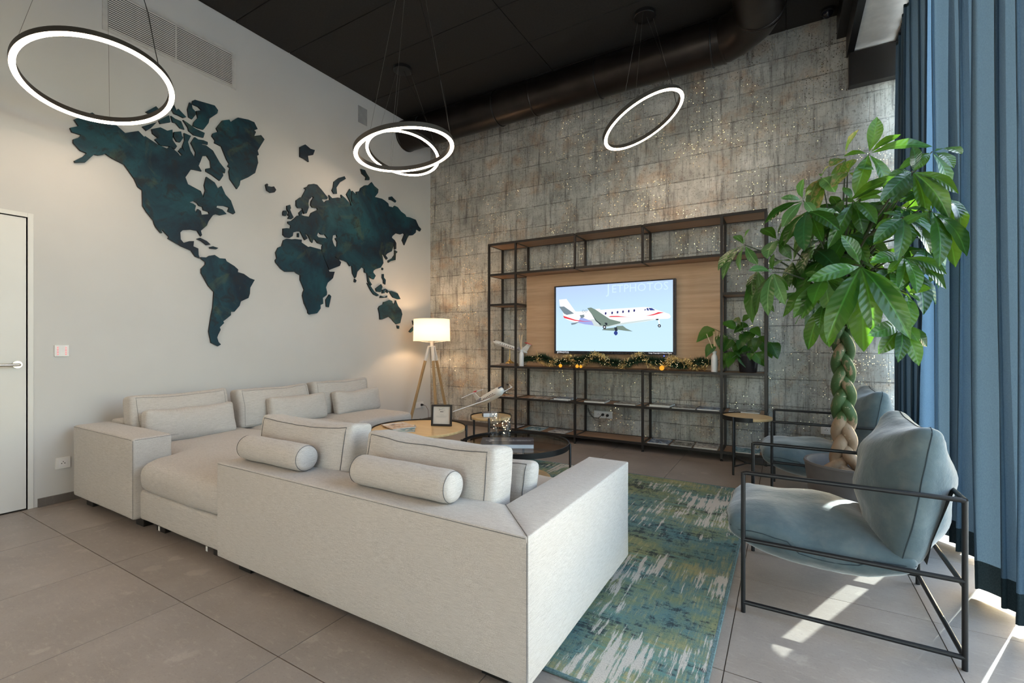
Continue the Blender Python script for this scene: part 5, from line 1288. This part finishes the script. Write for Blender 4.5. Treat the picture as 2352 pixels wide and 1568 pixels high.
diffuser(-0.640, 5.215, 'white bottle with reeds at the right end of the garland, by the potted arum', ((-0.075, -0.005, 0.395), (-0.012, 0.01, 0.42), (0.004, -0.01, 0.42), (0.022, 0.012, 0.425), (0.034, -0.006, 0.42), (0.055, 0.004, 0.405)))
# ------------------------------------------------------------ model airplanes
def airplane(t, c, nose, up, L, span, fat=1.0):
    """small jet: nose = direction of flight"""
    f = Vector(nose).normalized(); u0 = Vector(up); w = f.cross(u0).normalized(); u = w.cross(f).normalized()   # w points to the right wing
    M = Matrix((w, f, u)).transposed().to_4x4(); M = Matrix.Translation(c) @ M
    k = L / 0.5
    bm = BM()
    prof = [(0.0, 0.25), (0.010, 0.245), (0.020, 0.232), (0.028, 0.205), (0.031, 0.17), (0.031, 0.0), (0.031, -0.09), (0.026, -0.15), (0.016, -0.21), (0.006, -0.245), (0, -0.25)]
    lathe(bm, (0, 0, 0), [(r * k * fat, z * k) for r, z in reversed(prof)], 20, M=Matrix.Rotation(-PI / 2, 4, 'X'))
    bm.transform(M); obj('fuselage', bm, MAT['planewhite'], t, True)
    def wing(name, P, th, mat, mir=True):
        for s in ((1, -1) if mir else (1,)):
            bm = BM(); A = [bm.verts.new((s * p[0], p[1], p[2] + th / 2)) for p in P]; B = [bm.verts.new((s * p[0], p[1], p[2] - th / 2)) for p in P]
            bm.faces.new(A); bm.faces.new(list(reversed(B)))
            for i in range(len(P)): bm.faces.new((A[i], B[i], B[(i + 1) % len(P)], A[(i + 1) % len(P)]))
            bmesh.ops.recalc_face_normals(bm, faces=bm.faces[:]); bm.transform(M); obj(name, bm, MAT[mat], t)
    h = span / 2
    wing('wing', [(0.02 * k, 0.06 * k, -0.022 * k), (h, -0.10 * k, 0.012 * k), (h, -0.13 * k, 0.012 * k), (0.02 * k, -0.05 * k, -0.022 * k)], 0.006 * k, 'planewhite')
    wing('winglet', [(h, -0.10 * k, 0.012 * k), (h + 0.008 * k, -0.135 * k, 0.052 * k), (h + 0.008 * k, -0.15 * k, 0.052 * k), (h, -0.13 * k, 0.012 * k)], 0.004 * k, 'planewhite')
    # fin and tailplane on top
    bm = BM(); P = [(-0.15, 0.02), (-0.215, 0.115), (-0.26, 0.115), (-0.235, 0.008)]
    A = [bm.verts.new((0.004 * k, p[0] * k, p[1] * k)) for p in P]; B = [bm.verts.new((-0.004 * k, p[0] * k, p[1] * k)) for p in P]
    bm.faces.new(A); bm.faces.new(list(reversed(B)))
    for i in range(4): bm.faces.new((A[i], B[i], B[(i + 1) % 4], A[(i + 1) % 4]))
    bmesh.ops.recalc_face_normals(bm, faces=bm.faces[:]); bm.transform(M); obj('fin', bm, MAT['planewhite'], t)
    wing('tailplane', [(0, -0.20 * k, 0.117 * k), (h * 0.36, -0.255 * k, 0.117 * k), (h * 0.36, -0.275 * k, 0.117 * k), (0, -0.262 * k, 0.117 * k)], 0.005 * k, 'planewhite')
    bm = BM(); tube(bm, [(0, -0.17 * k, 0.118 * k), (0, -0.21 * k, 0.122 * k), (0, -0.27 * k, 0.119 * k)], [0.004 * k, 0.009 * k, 0.003 * k], 10); bm.transform(M); obj('tail_tip', bm, MAT['planered'], t, True)
    for s in (1, -1):
        bm = BM(); lathe(bm, (0, 0, 0), [(0.0, -0.05), (0.010, -0.048), (0.016, -0.02), (0.017, 0.03), (0.015, 0.042), (0.012, 0.042), (0.011, 0.02), (0, 0.02)], 18, M=Matrix.Rotation(-PI / 2, 4, 'X'))
        bm.transform(Matrix.Translation((s * 0.047 * k, -0.13 * k, 0.018 * k)) @ Matrix.Scale(k, 4)); bm.transform(M); obj('engine', bm, MAT['planegrey'], t, True)
        bm = BM(); bar(bm, (s * 0.02 * k, -0.13 * k, 0.012 * k), (s * 0.042 * k, -0.13 * k, 0.018 * k), 0.03 * k, 0.006 * k); bm.transform(M); obj('pylon', bm, MAT['planewhite'], t)
    bm = BM()
    for j in range(-1, 3):
        x = (j - 0.5) * 0.011 * k
        box(bm, x - 0.0045 * k, x + 0.0045 * k, 0.222 * k, 0.236 * k, 0.0155 * k * fat, 0.0245 * k * fat)
    bm.transform(M); obj('cockpit_window', bm, MAT['planedark'], t)
    bm = BM()
    for s in (1, -1):
        for j in range(7):
            box(bm, s * 0.0305 * k * fat - 0.001, s * 0.0305 * k * fat + 0.001, (-0.05 + 0.03 * j) * k, (-0.038 + 0.03 * j) * k, 0.003 * k, 0.012 * k)
    bm.transform(M); obj('cabin_window', bm, MAT['planedark'], t)
    bm = BM()
    for s in (1, -1): bar(bm, (s * 0.031 * k * fat, 0.18 * k, -0.008 * k), (s * 0.0305 * k * fat, -0.10 * k, 0.0 * k), 0.002 * k, 0.004 * k)
    bm.transform(M); obj('stripe', bm, MAT['planebrown'], t)
R_ = Vector((math.cos(YAW), math.sin(YAW), 0)); F_ = Vector((-math.sin(YAW), math.cos(YAW), 0)); U_ = Vector((0, 0, 1))
def place(wing_dir, nose_dir):
    n = (R_ * nose_dir[0] + U_ * nose_dir[1] + F_ * nose_dir[2]).normalized()
    w = R_ * wing_dir[0] + U_ * wing_dir[1] + F_ * wing_dir[2]
    w = (w - n * w.dot(n)).normalized()
    return n, w
# on the small table: a stand shaped like a book, and the jet above it
t = thing('model_airplane', 'white model jet with red tail tip above a box shaped stand on the small table', 'model airplane', (-2.44, 3.74, 0.50))
bm = BM(); box(bm, -0.065, 0.065, -0.05, 0.05, 0, 0.040, 0.002); bm.transform(Matrix.Translation((-2.43, 3.70, 0.501)) @ Matrix.Rotation(0.75, 4, 'Z')); obj('stand', bm, MAT['greybox'], t)
bm = BM(); box(bm, -0.0655, 0.0655, -0.0508, -0.048, 0.003, 0.037); bm.transform(Matrix.Translation((-2.43, 3.70, 0.501)) @ Matrix.Rotation(0.75, 4, 'Z')); obj('stand_label', bm, MAT['paleblue'], t)
n, w = place((-0.63, -0.25, -0.29), (0.29, 0.20, -0.42))
cc = Vector((-2.43, 3.70, 0.685))
bm = BM(); tube(bm, [(-2.43, 3.70, 0.541), (-2.43, 3.70, 0.62), cc - Vector((0, 0, 0.015))], 0.003, 8); obj('stem', bm, MAT['steel'], t)
airplane(t, cc, n, w.cross(n), 0.48, 0.74, 1.5)
# on the shelf
t = thing('model_airplane', 'white model jet, nose raised, on a gold base at the left shelf end', 'model airplane', (-3.19, 5.32, ZT['mid']))
z = ZT['mid'] + 0.0005
bm = BM(); box(bm, -3.30, -3.07, 5.27, 5.37, z, z + 0.03, 0.002); obj('stand', bm, MAT['greybox'], t)
bm = BM(); lathe(bm, (-3.17, 5.32, z + 0.03), [(0, 0), (0.062, 0), (0.060, 0.008), (0.045, 0.022), (0.02, 0.036), (0.009, 0.055), (0.0045, 0.10), (0.003, 0.185), (0, 0.185)], 24); obj('gold_base', bm, MAT['gold'], t, True)
airplane(t, (-3.165, 5.32, z + 0.245), (-0.88, -0.25, 0.30), (0.28, 0.0, 0.96), 0.50, 0.34)
# wire hanging below
t = thing('light_string_plug', 'dark fairy light cable hanging with its switch below the shelf at the left', 'cable', (-3.30, 5.46, 0.62))
bm = BM(); tube(bm, [(-3.275, 5.463, 0.872), (-3.285, 5.463, 0.80), (-3.272, 5.463, 0.72), (-3.29, 5.463, 0.64), (-3.28, 5.463, 0.50)], 0.0018, 5); obj('cord', bm, MAT['cable'], t)
bm = BM()
for dx, dz in ((-0.014, 0.003), (0.014, 0.006), (0.0, -0.006)): tube(bm, [(-3.285 + dx * 2, 5.46, 0.63 + dz), (-3.285 - dx * 0.2, 5.45, 0.635), (-3.285 - dx, 5.46, 0.622 - dz)], 0.0045, 6)
obj('knot', bm, MAT['cable'], t)
# ------------------------------------------------------------ magazines on the shelves
GL_, GU_ = 'magazines on the bottom shelf', 'magazines on the middle shelf'
zl, zu = ZT['base'] + 0.0006, ZT['low'] + 0.0006
for x, y, w, d, h, r, pr, lab in (
    (-3.13, 5.31, 0.20, 0.25, 0.006, 0.0, 'warm', 'dark reddish magazine on the middle shelf, leftmost bay'),
    (-2.69, 5.29, 0.26, 0.24, 0.006, 0.02, 'warm', 'thin magazine on the middle shelf, left one under the garland'),
    (-2.38, 5.29, 0.24, 0.24, 0.008, 0.0, 'blue', 'magazine lying under a blue one on the middle shelf'),
    (-1.94, 5.29, 0.25, 0.24, 0.020, 0.05, 'grey', 'thick dark magazine on the middle shelf above the wide socket'),
    (-1.575, 5.29, 0.25, 0.24, 0.012, 0.0, 'grey', 'grey magazine on the middle shelf, second right of the thick dark one'),
    (-1.205, 5.29, 0.24, 0.24, 0.007, 0.0, 'warm', 'magazine lying beneath the dark one on the middle shelf, third bay'),
    (-0.94, 5.29, 0.24, 0.24, 0.010, 0.0, 'grey', 'brown grey magazine in the middle of three on the middle shelf'),
    (-0.695, 5.29, 0.22, 0.25, 0.016, 0.0, 'blue', 'blue magazine on the middle shelf close to the second right post'),
    (-0.365, 5.31, 0.28, 0.24, 0.012, 0.0, 'grey', 'dark magazine on the middle shelf above the small side table')):
    magazine(x, y, zu, w, d, h, r, pr, lab, GU_)
magazine(-2.345, 5.28, zu + 0.0085, 0.22, 0.23, 0.018, 0.04, 'blue', 'blue topped magazine stacked on another on the middle shelf', GU_)
magazine(-1.18, 5.28, zu + 0.0075, 0.22, 0.23, 0.020, -0.06, 'grey', 'dark magazine stacked on another at the left of the third middle bay', GU_)
for x, y, w, d, h, r, pr, lab in (
    (-3.11, 5.31, 0.20, 0.25, 0.008, 0.0, 'pale', 'pale magazine on the bottom shelf, leftmost bay'),
    (-2.77, 5.30, 0.25, 0.26, 0.008, 0.05, 'sea', 'grey green magazine on the bottom shelf, left one beside the sunlit strip'),
    (-2.42, 5.30, 0.23, 0.26, 0.008, 0.0, 'pale', 'white bordered magazine on the bottom shelf, next to the second post'),
    (-1.21, 5.305, 0.22, 0.27, 0.012, 0.0, 'blue', 'dark blue magazine, left one of three on the bottom shelf'),
    (-0.965, 5.305, 0.22, 0.27, 0.010, 0.0, 'grey', 'grey brown magazine, middle one of three on the bottom shelf'),
    (-0.725, 5.305, 0.23, 0.28, 0.014, 0.03, 'pale', 'white magazine, right one of three on the bottom shelf'),
    (-0.345, 5.305, 0.24, 0.28, 0.012, 0.0, 'sea', 'white headed magazine on the bottom shelf behind the side table legs')):
    magazine(x, y, zl, w, d, h, r, pr, lab, GL_, tcol='paper' if pr != 'pale' else 'ink')
# ------------------------------------------------------------ potted arum on the shelf
def leaf_mesh(name, mat, kind):
    """unit leaf along +y, face up +z, drooping a little"""
    bm = BM(); n = 8; rows = []
    for i in range(n + 1):
        v = i / n
        if kind == 'arum': w = 0.40 * (max(0.0, math.sin(PI * min(1, v * 0.98 + 0.02) ** 0.62)) ** 0.85) * (1 - 0.25 * v)
        else: w = 0.155 * max(0.0, math.sin(PI * v ** 1.25)) ** 0.8
        if i in (0, n): w = 0.004
        z = 0.10 * math.sin(PI * v) * (0.6 if kind == 'arum' else 1.0) - 0.06 * v * v
        row = []
        for j in (-1, -0.5, 0, 0.5, 1):
            row.append(bm.verts.new((j * w, v, z + 0.20 * abs(j) * w + 0.012 * math.sin(v * 17 + j * 3) * abs(j))))
        rows.append(row)
    for a, b in zip(rows, rows[1:]):
        for j in range(4): bm.faces.new((a[j], a[j + 1], b[j + 1], b[j]))
    me = bpy.data.meshes.new(name); bm.normal_update(); bm.to_mesh(me); bm.free()
    me.materials.append(mat); me.polygons.foreach_set('use_smooth', [True] * len(me.polygons)); return me
def put_leaf(me, t, a, b, up, width=1.0, name='leaf'):
    a, b = Vector(a), Vector(b); y = (b - a); L = y.length; y.normalize()
    z = Vector(up); z = z - y * z.dot(y)
    if z.length < 1e-4: z = Vector((0, -1, 0.1)) - y * Vector((0, -1, 0.1)).dot(y)
    z.normalize(); x = y.cross(z)
    o = bpy.data.objects.new(name, me); COL.objects.link(o); o.parent = t
    M = Matrix((x, y, z)).transposed().to_4x4()
    o.matrix_local = Matrix.Translation(a - t.location) @ M @ Matrix.Diagonal((L * width, L, L, 1))
    return o
PC = Vector((-0.335, 5.33, ZT['mid'] + 0.001))
t = thing('potted_arum', 'arum plant with heart shaped leaves in a black pot on the right of the shelf', 'plant', PC)
bm = BM(); lathe(bm, PC, [(0, 0), (0.078, 0), (0.080, 0.004), (0.100, 0.165), (0.106, 0.167), (0.106, 0.185), (0.098, 0.185), (0.096, 0.165), (0, 0.16)], 32); obj('pot', bm, MAT['blackpot'], t, True)
bm = BM(); lathe(bm, PC + Vector((0, 0, 0.161)), [(0, 0.006), (0.05, 0.004), (0.093, 0.0)], 20); obj('soil', bm, MAT['soil'], t, True)
am = leaf_mesh('arum_leaf', MAT['arum'], 'arum'); abrown = leaf_mesh('arum_leaf_wilted', MAT['leafbrown'], 'arum')
for k, s in enumerate(SHELF_LEAVES):
    a, b = dec(s)
    a, b = Vector(a), Vector(b)
    d = (a - PC); d.z = 0
    up = Vector((0.1 * rnd.uniform(-1, 1), -0.75, 0.65)) + d * 0.8
    a.y = min(a.y, 5.44); b.y = min(b.y, 5.46)
    b = a + (b - a) * 1.22
    b.y = min(b.y, 5.46)
    put_leaf(abrown if k in (23,) else am, t, a, b, up, 1.05)
    s0 = PC + Vector((rnd.uniform(-0.04, 0.04), rnd.uniform(-0.04, 0.04), 0.165))
    m = s0.lerp(a, 0.55) + Vector((0, 0, 0.05))
    bm = BM(); tube(bm, [s0, m, a], 0.0028, 5); obj('leaf_stalk', bm, MAT['petiole'], t, True)
# ------------------------------------------------------------ armchairs
def armchair(dx, dy, label, label2):
    X0, X1, Y0, Y1 = -0.165, 0.565, 2.312, 3.02
    ZA, ZS, ZL, r = 0.622, 0.325, 0.045, 0.0095
    t = thing('armchair', label, 'armchair', (0.2, 2.666, 0), 0, 'blue velvet armchairs')
    def rod(name, pts, lab=None):
        bm = BM(); tube(bm, pts, r, 12); obj(name, bm, MAT['black'], t, True)
    for y in (Y0, Y1):
        for x in (X0, X1): rod('leg', [(x, y, 0.0), (x, y, ZA)])
        k = 0.012
        rod('armrest', [(X0, y, ZA - 0.004), (X0 + k, y, ZA), (X1 - k, y, ZA), (X1, y, ZA - 0.004)])
        rod('side_rail', [(X0, y, ZS), (X1, y, ZS)]); rod('floor_rail', [(X0, y, ZL), (X1, y, ZL)])
    rod('back_rail', [(X1, Y0, ZA), (X1, Y1, ZA)]); rod('seat_bar', [(X1, Y0, ZS - 0.02), (X1, Y1, ZS - 0.02)])
    rod('seat_bar', [(X0, Y0, ZS), (X0, Y1, ZS)]); rod('rear_floor_rail', [(X1, Y0, ZL), (X1, Y1, ZL)])
    bm = BM()
    P = [(X1 - 0.012, ZA + 0.004), (X1 - 0.02, ZA - 0.02), (0.49, 0.42), (0.475, 0.33)]
    A = [bm.verts.new((p[0], Y0 + 0.08, p[1])) for p in P]; B = [bm.verts.new((p[0], Y1 - 0.08, p[1])) for p in P]
    for i in range(len(P) - 1): bm.faces.new((A[i], A[i + 1], B[i + 1], B[i]))
    r_ = bmesh.ops.solidify(bm, geom=bm.faces[:], thickness=0.004); obj('sling', bm, MAT['foot'], t)
    # seat cushion
    yc = (Y0 + Y1) / 2
    c = (0.105, yc, 0.345); sz = (0.68, 0.615, 0.09); b = (0.012, 0.012, 0.075)
    M = Matrix.Rotation(0.07, 4, 'Y')
    def slump(p):
        k = p.x / 0.34
        p.z -= 0.050 * (1 - k * k) * (1 if p.z < 0 else 0.3)
        if p.z > 0: p.z += 0.012 * math.sin(p.x * 16 + p.y * 5) * (1 - k * k)
        return p
    bm = BM(); soft_box(bm, c, sz, 0.042, b, (16, 14, 4), 0.015, 3.0, 4.5, M, post=slump); sc_ = obj('seat_cushion', bm, MAT['velvet'], t, 'full')
    P = []
    for u, v in loop_uv(14, 1.0): P.append((u, v, 0.0))
    bm = BM(); tube(bm, soft_path(c, sz, P, 0.042, b, 0.015, 3.0, 4.5, M, post=slump), 0.0022, 5, True); obj('seam', bm, MAT['vseam'], sc_)
    # back cushion: two puffed faces meeting in a seam round the edge
    c = (0.437, yc, 0.575); sz = (0.10, 0.60, 0.555); b = (0.115, 0.012, 0.016)
    M = Matrix.Rotation(0.165, 4, 'Y')
    def puff(p):
        k = p.z / 0.28; j = p.y / 0.30
        p.x += -0.022 * k * abs(p.x) / 0.165
        p.z += 0.030 * (abs(j) ** 3) * (1 if k > 0 else 0) - 0.02 * (1 - j * j) * max(0, k)
        p.x += 0.007 * math.sin(p.z * 30 + p.y * 11) * (1 - j * j)
        return p
    bm = BM(); soft_box(bm, c, sz, 0.045, b, (4, 18, 18), 0.011, 7.0, 3.6, M, post=puff); bc = obj('back_cushion', bm, MAT['velvet'], t, 'full')
    P = [(0.0, u, v) for u, v in loop_uv(16, 1.0)]
    bm = BM(); tube(bm, soft_path(c, sz, P, 0.045, b, 0.011, 7.0, 3.6, M, post=puff), 0.0026, 5, True); obj('seam', bm, MAT['vseam'], bc)
    bm = BM()
    for y in (yc - 0.2, yc + 0.2): bar(bm, (X1, y, ZA + 0.006), (0.50, y, 0.47), 0.04, 0.004)
    obj('strap', bm, MAT['foot'], t)
    return t
ac = armchair(0, 0, 'blue velvet armchair with thin black frame, nearest the viewer, on the bare tiles', '')
a2 = copy_tree(ac); a2.location = (0.2 + 0.075, 2.666 + 1.60, 0)
a2['label'] = 'blue velvet armchair with thin black frame, the rear one behind the potted tree'
# ------------------------------------------------------------ potted money tree
TC_ = Vector((0.325, 3.45, 0))
t = thing('potted_tree', 'tall money tree with braided trunk in a grey pot between the two armchairs', 'plant', TC_)
bm = BM(); lathe(bm, TC_, [(0, 0), (0.165, 0), (0.172, 0.006), (0.208, 0.30), (0.226, 0.455), (0.232, 0.468), (0.228, 0.480), (0.214, 0.478), (0.206, 0.45), (0.19, 0.395), (0, 0.395)], 48); obj('pot', bm, MAT['pot'], t, True)
bm = BM(); lathe(bm, TC_ + Vector((0, 0, 0.396)), [(0, 0.012), (0.1, 0.008), (0.188, 0.0)], 32); obj('soil', bm, MAT['soil'], t, True)
TT = Vector((0.295, 3.45, 0))
NSTR = 3
for s in range(NSTR):
    pts = []; rr = []
    for k in range(57):
        q = k / 56; z = 0.39 + 0.95 * q
        a = q * 2 * PI * 2.3 + s * 2 * PI / 3 + 0.5
        w = 0.036 + 0.075 * max(0, 1 - q / 0.16) ** 1.5
        # flat plait: the strands cross from side to side
        x = w * math.sin(a); y = 0.026 * math.sin(2 * a) + 0.03 * math.cos(a) * max(0, 1 - q / 0.2)
        pts.append(Vector((TT.x + 0.01 * (1 - q) + x, TT.y + y, z))); rr.append(0.036 - 0.011 * q)
    bm = BM(); tube(bm, pts, rr, 10); obj('stem', bm, MAT['trunk'], t, 'full')
lm = {k: leaf_mesh('tree_leaf', MAT[k], 'tree') for k in ('leaf', 'leafpale', 'leafdark', 'leafbrown')}
rnd = random.Random(21)
top = Vector((TT.x, TT.y, 1.33))
bb = BM(); count = 0
for ci, s in enumerate(TREE):
    P = [Vector(p) for p in dec(s)]
    h, tips = P[0], P[1:]
    a = top + Vector((rnd.uniform(-.03, .03), rnd.uniform(-.03, .03), rnd.uniform(-0.05, 0.25)))
    m = a.lerp(h, 0.5) + Vector((0, 0.03, 0.05 + 0.08 * rnd.random()))
    tube(bb, [a, a.lerp(m, .6) + Vector((0, 0, .02)), m, m.lerp(h, .6) + Vector((0, 0, .015)), h], [0.010, 0.008, 0.006, 0.004, 0.003], 6)
    out = (h - Vector((TT.x, TT.y, 1.75))).normalized()
    for j, b in enumerate(tips):
        if count >= 290: break
        b = h + (b - h) * 1.10
        b.x = min(b.x, 0.735)
        up = out * 0.7 + (Vector((0, -0.45, 0.75)) if h.z < 1.95 else Vector((0, -1.1, 0.25))) + Vector((rnd.uniform(-.25, .25), rnd.uniform(-.25, .1), rnd.uniform(-.2, .2)))
        left = h.x < 0.12
        kind = 'leaf'
        if ci in (18, 20, 19): kind = rnd.choice(('leafbrown', 'leafbrown', 'leafpale'))
        elif left: kind = rnd.choice(('leafpale', 'leaf', 'leaf', 'leafpale'))
        elif ci in (3, 4, 5, 2, 21): kind = rnd.choice(('leafdark', 'leaf', 'leafdark'))
        if ci in (11, 8) and rnd.random() < 0.5: kind = 'leafpale'
        d = (b - h)
        aa = h + d.normalized() * 0.012
        put_leaf(lm[kind], t, aa, b, up, (1.35 if d.length < 0.22 else 1.0 if d.length < 0.3 else 0.85) * rnd.uniform(0.85, 1.12)); count += 1
# filling leaves inside the crown
for k in range(26):
    a = rnd.uniform(0, 2 * PI); r = rnd.uniform(0.10, 0.42)
    h = Vector((TT.x + 0.05 + r * math.cos(a), TT.y + 0.02 + 0.7 * r * math.sin(a), rnd.uniform(1.42, 2.12)))
    q = top + Vector((0, 0, rnd.uniform(-0.02, 0.3)))
    m = q.lerp(h, .5) + Vector((0, 0, .06))
    tube(bb, [q, m, h], [0.008, 0.005, 0.003], 6)
    n = 6; tilt = Vector((math.cos(a) * .6, math.sin(a) * .6, 0.7)).normalized(); u, v = frame_of(tilt)
    for j in range(n):
        if count >= 298: break
        th = 2 * PI * j / n + rnd.uniform(-.2, .2)
        d = (u * math.cos(th) + v * math.sin(th)) + Vector((0, 0, -0.75)); d.normalize()
        L = rnd.uniform(0.2, 0.3)
        b = h + d * L
        b.x = min(b.x, 0.72)
        put_leaf(lm[rnd.choice(('leaf', 'leafdark', 'leaf', 'leafpale') if h.x < 0.2 else ('leaf', 'leafdark'))], t, h, b, tilt + Vector((0, -0.3, 0.2)), 1.1); count += 1
obj('branches', bb, MAT['twig'], t, True, kind='stuff')
# ------------------------------------------------------------ curtains
def curtain(yb, ya, label, phase, edge_a=0.0, edge_b=0.0, slits=()):
    """a wave curtain from yb (far) to ya (near); edge_*: how the end leans in x"""
    t = thing('curtain', label, 'curtain', (0.87, (ya + yb) / 2, 0), 0, 'blue wave curtains along the glazed wall')
    pitch = 0.15; n = max(12, int((yb - ya) / pitch * 14))
    def path(q, z):
        y = yb + (ya - yb) * q
        k = (y * 2 * PI / pitch) + phase
        f = 0.75 + 0.25 * (1 - z / 3.9)
        wob = 0.55 * math.sin(y * 5.1 + 1.7 * math.sin(z * 0.7 + y * 2))
        x = 0.865 + 0.055 * f * math.sin(k + wob) + 0.018 * math.sin(y * 7.3 + 0.4 * z)
        y2 = y + 0.024 * math.sin(2 * (k + wob)) + 0.010 * math.sin(z * 1.3 + y * 6)
        if edge_a: x += edge_a * max(0, 1 - (1 - q) * (yb - ya) / 0.12)
        if edge_b: x += edge_b * max(0, 1 - q * (yb - ya) / 0.12)
        return x, y2
    def sheet(z0, z1, nz):
        bm = BM(); V = []
        for i in range(n + 1):
            V.append([bm.verts.new((*path(i / n, z0 + (z1 - z0) * j / nz), z0 + (z1 - z0) * j / nz)) for j in range(nz + 1)])
        for i in range(n):
            y = yb + (ya - yb) * (i + .5) / n
            if any(abs(y - s) < w for s, w in slits): continue
            for j in range(nz): bm.faces.new((V[i][j], V[i + 1][j], V[i + 1][j + 1], V[i][j + 1]))
        for v in [v for v in bm.verts if not v.link_faces]: bm.verts.remove(v)
        return bm
    obj('fabric', sheet(0.155, 3.87, 10), MAT['curtain'], t, 'full')
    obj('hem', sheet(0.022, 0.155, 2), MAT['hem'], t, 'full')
    obj('heading', sheet(3.87, 3.895, 1), MAT['hem'], t, 'full')
    return t
curtain(5.34, 4.17, 'blue wave curtain nearest the concrete wallpaper wall', 0.0, edge_a=-0.015)
curtain(3.87, 3.43, 'narrow blue wave curtain in the middle, right of the tree crown', 1.0, edge_b=-0.03, edge_a=0.02, slits=((3.71, 0.03),))
curtain(3.08, 2.68, 'blue wave curtain nearest the viewer at the right edge', 2.2, edge_b=-0.03, slits=((2.84, 0.02),))
bm = BM(); box(bm, 0.86, 0.885, 0.4, 5.43, 3.945, 3.965); struct('trim_6', bm, MAT['black'])
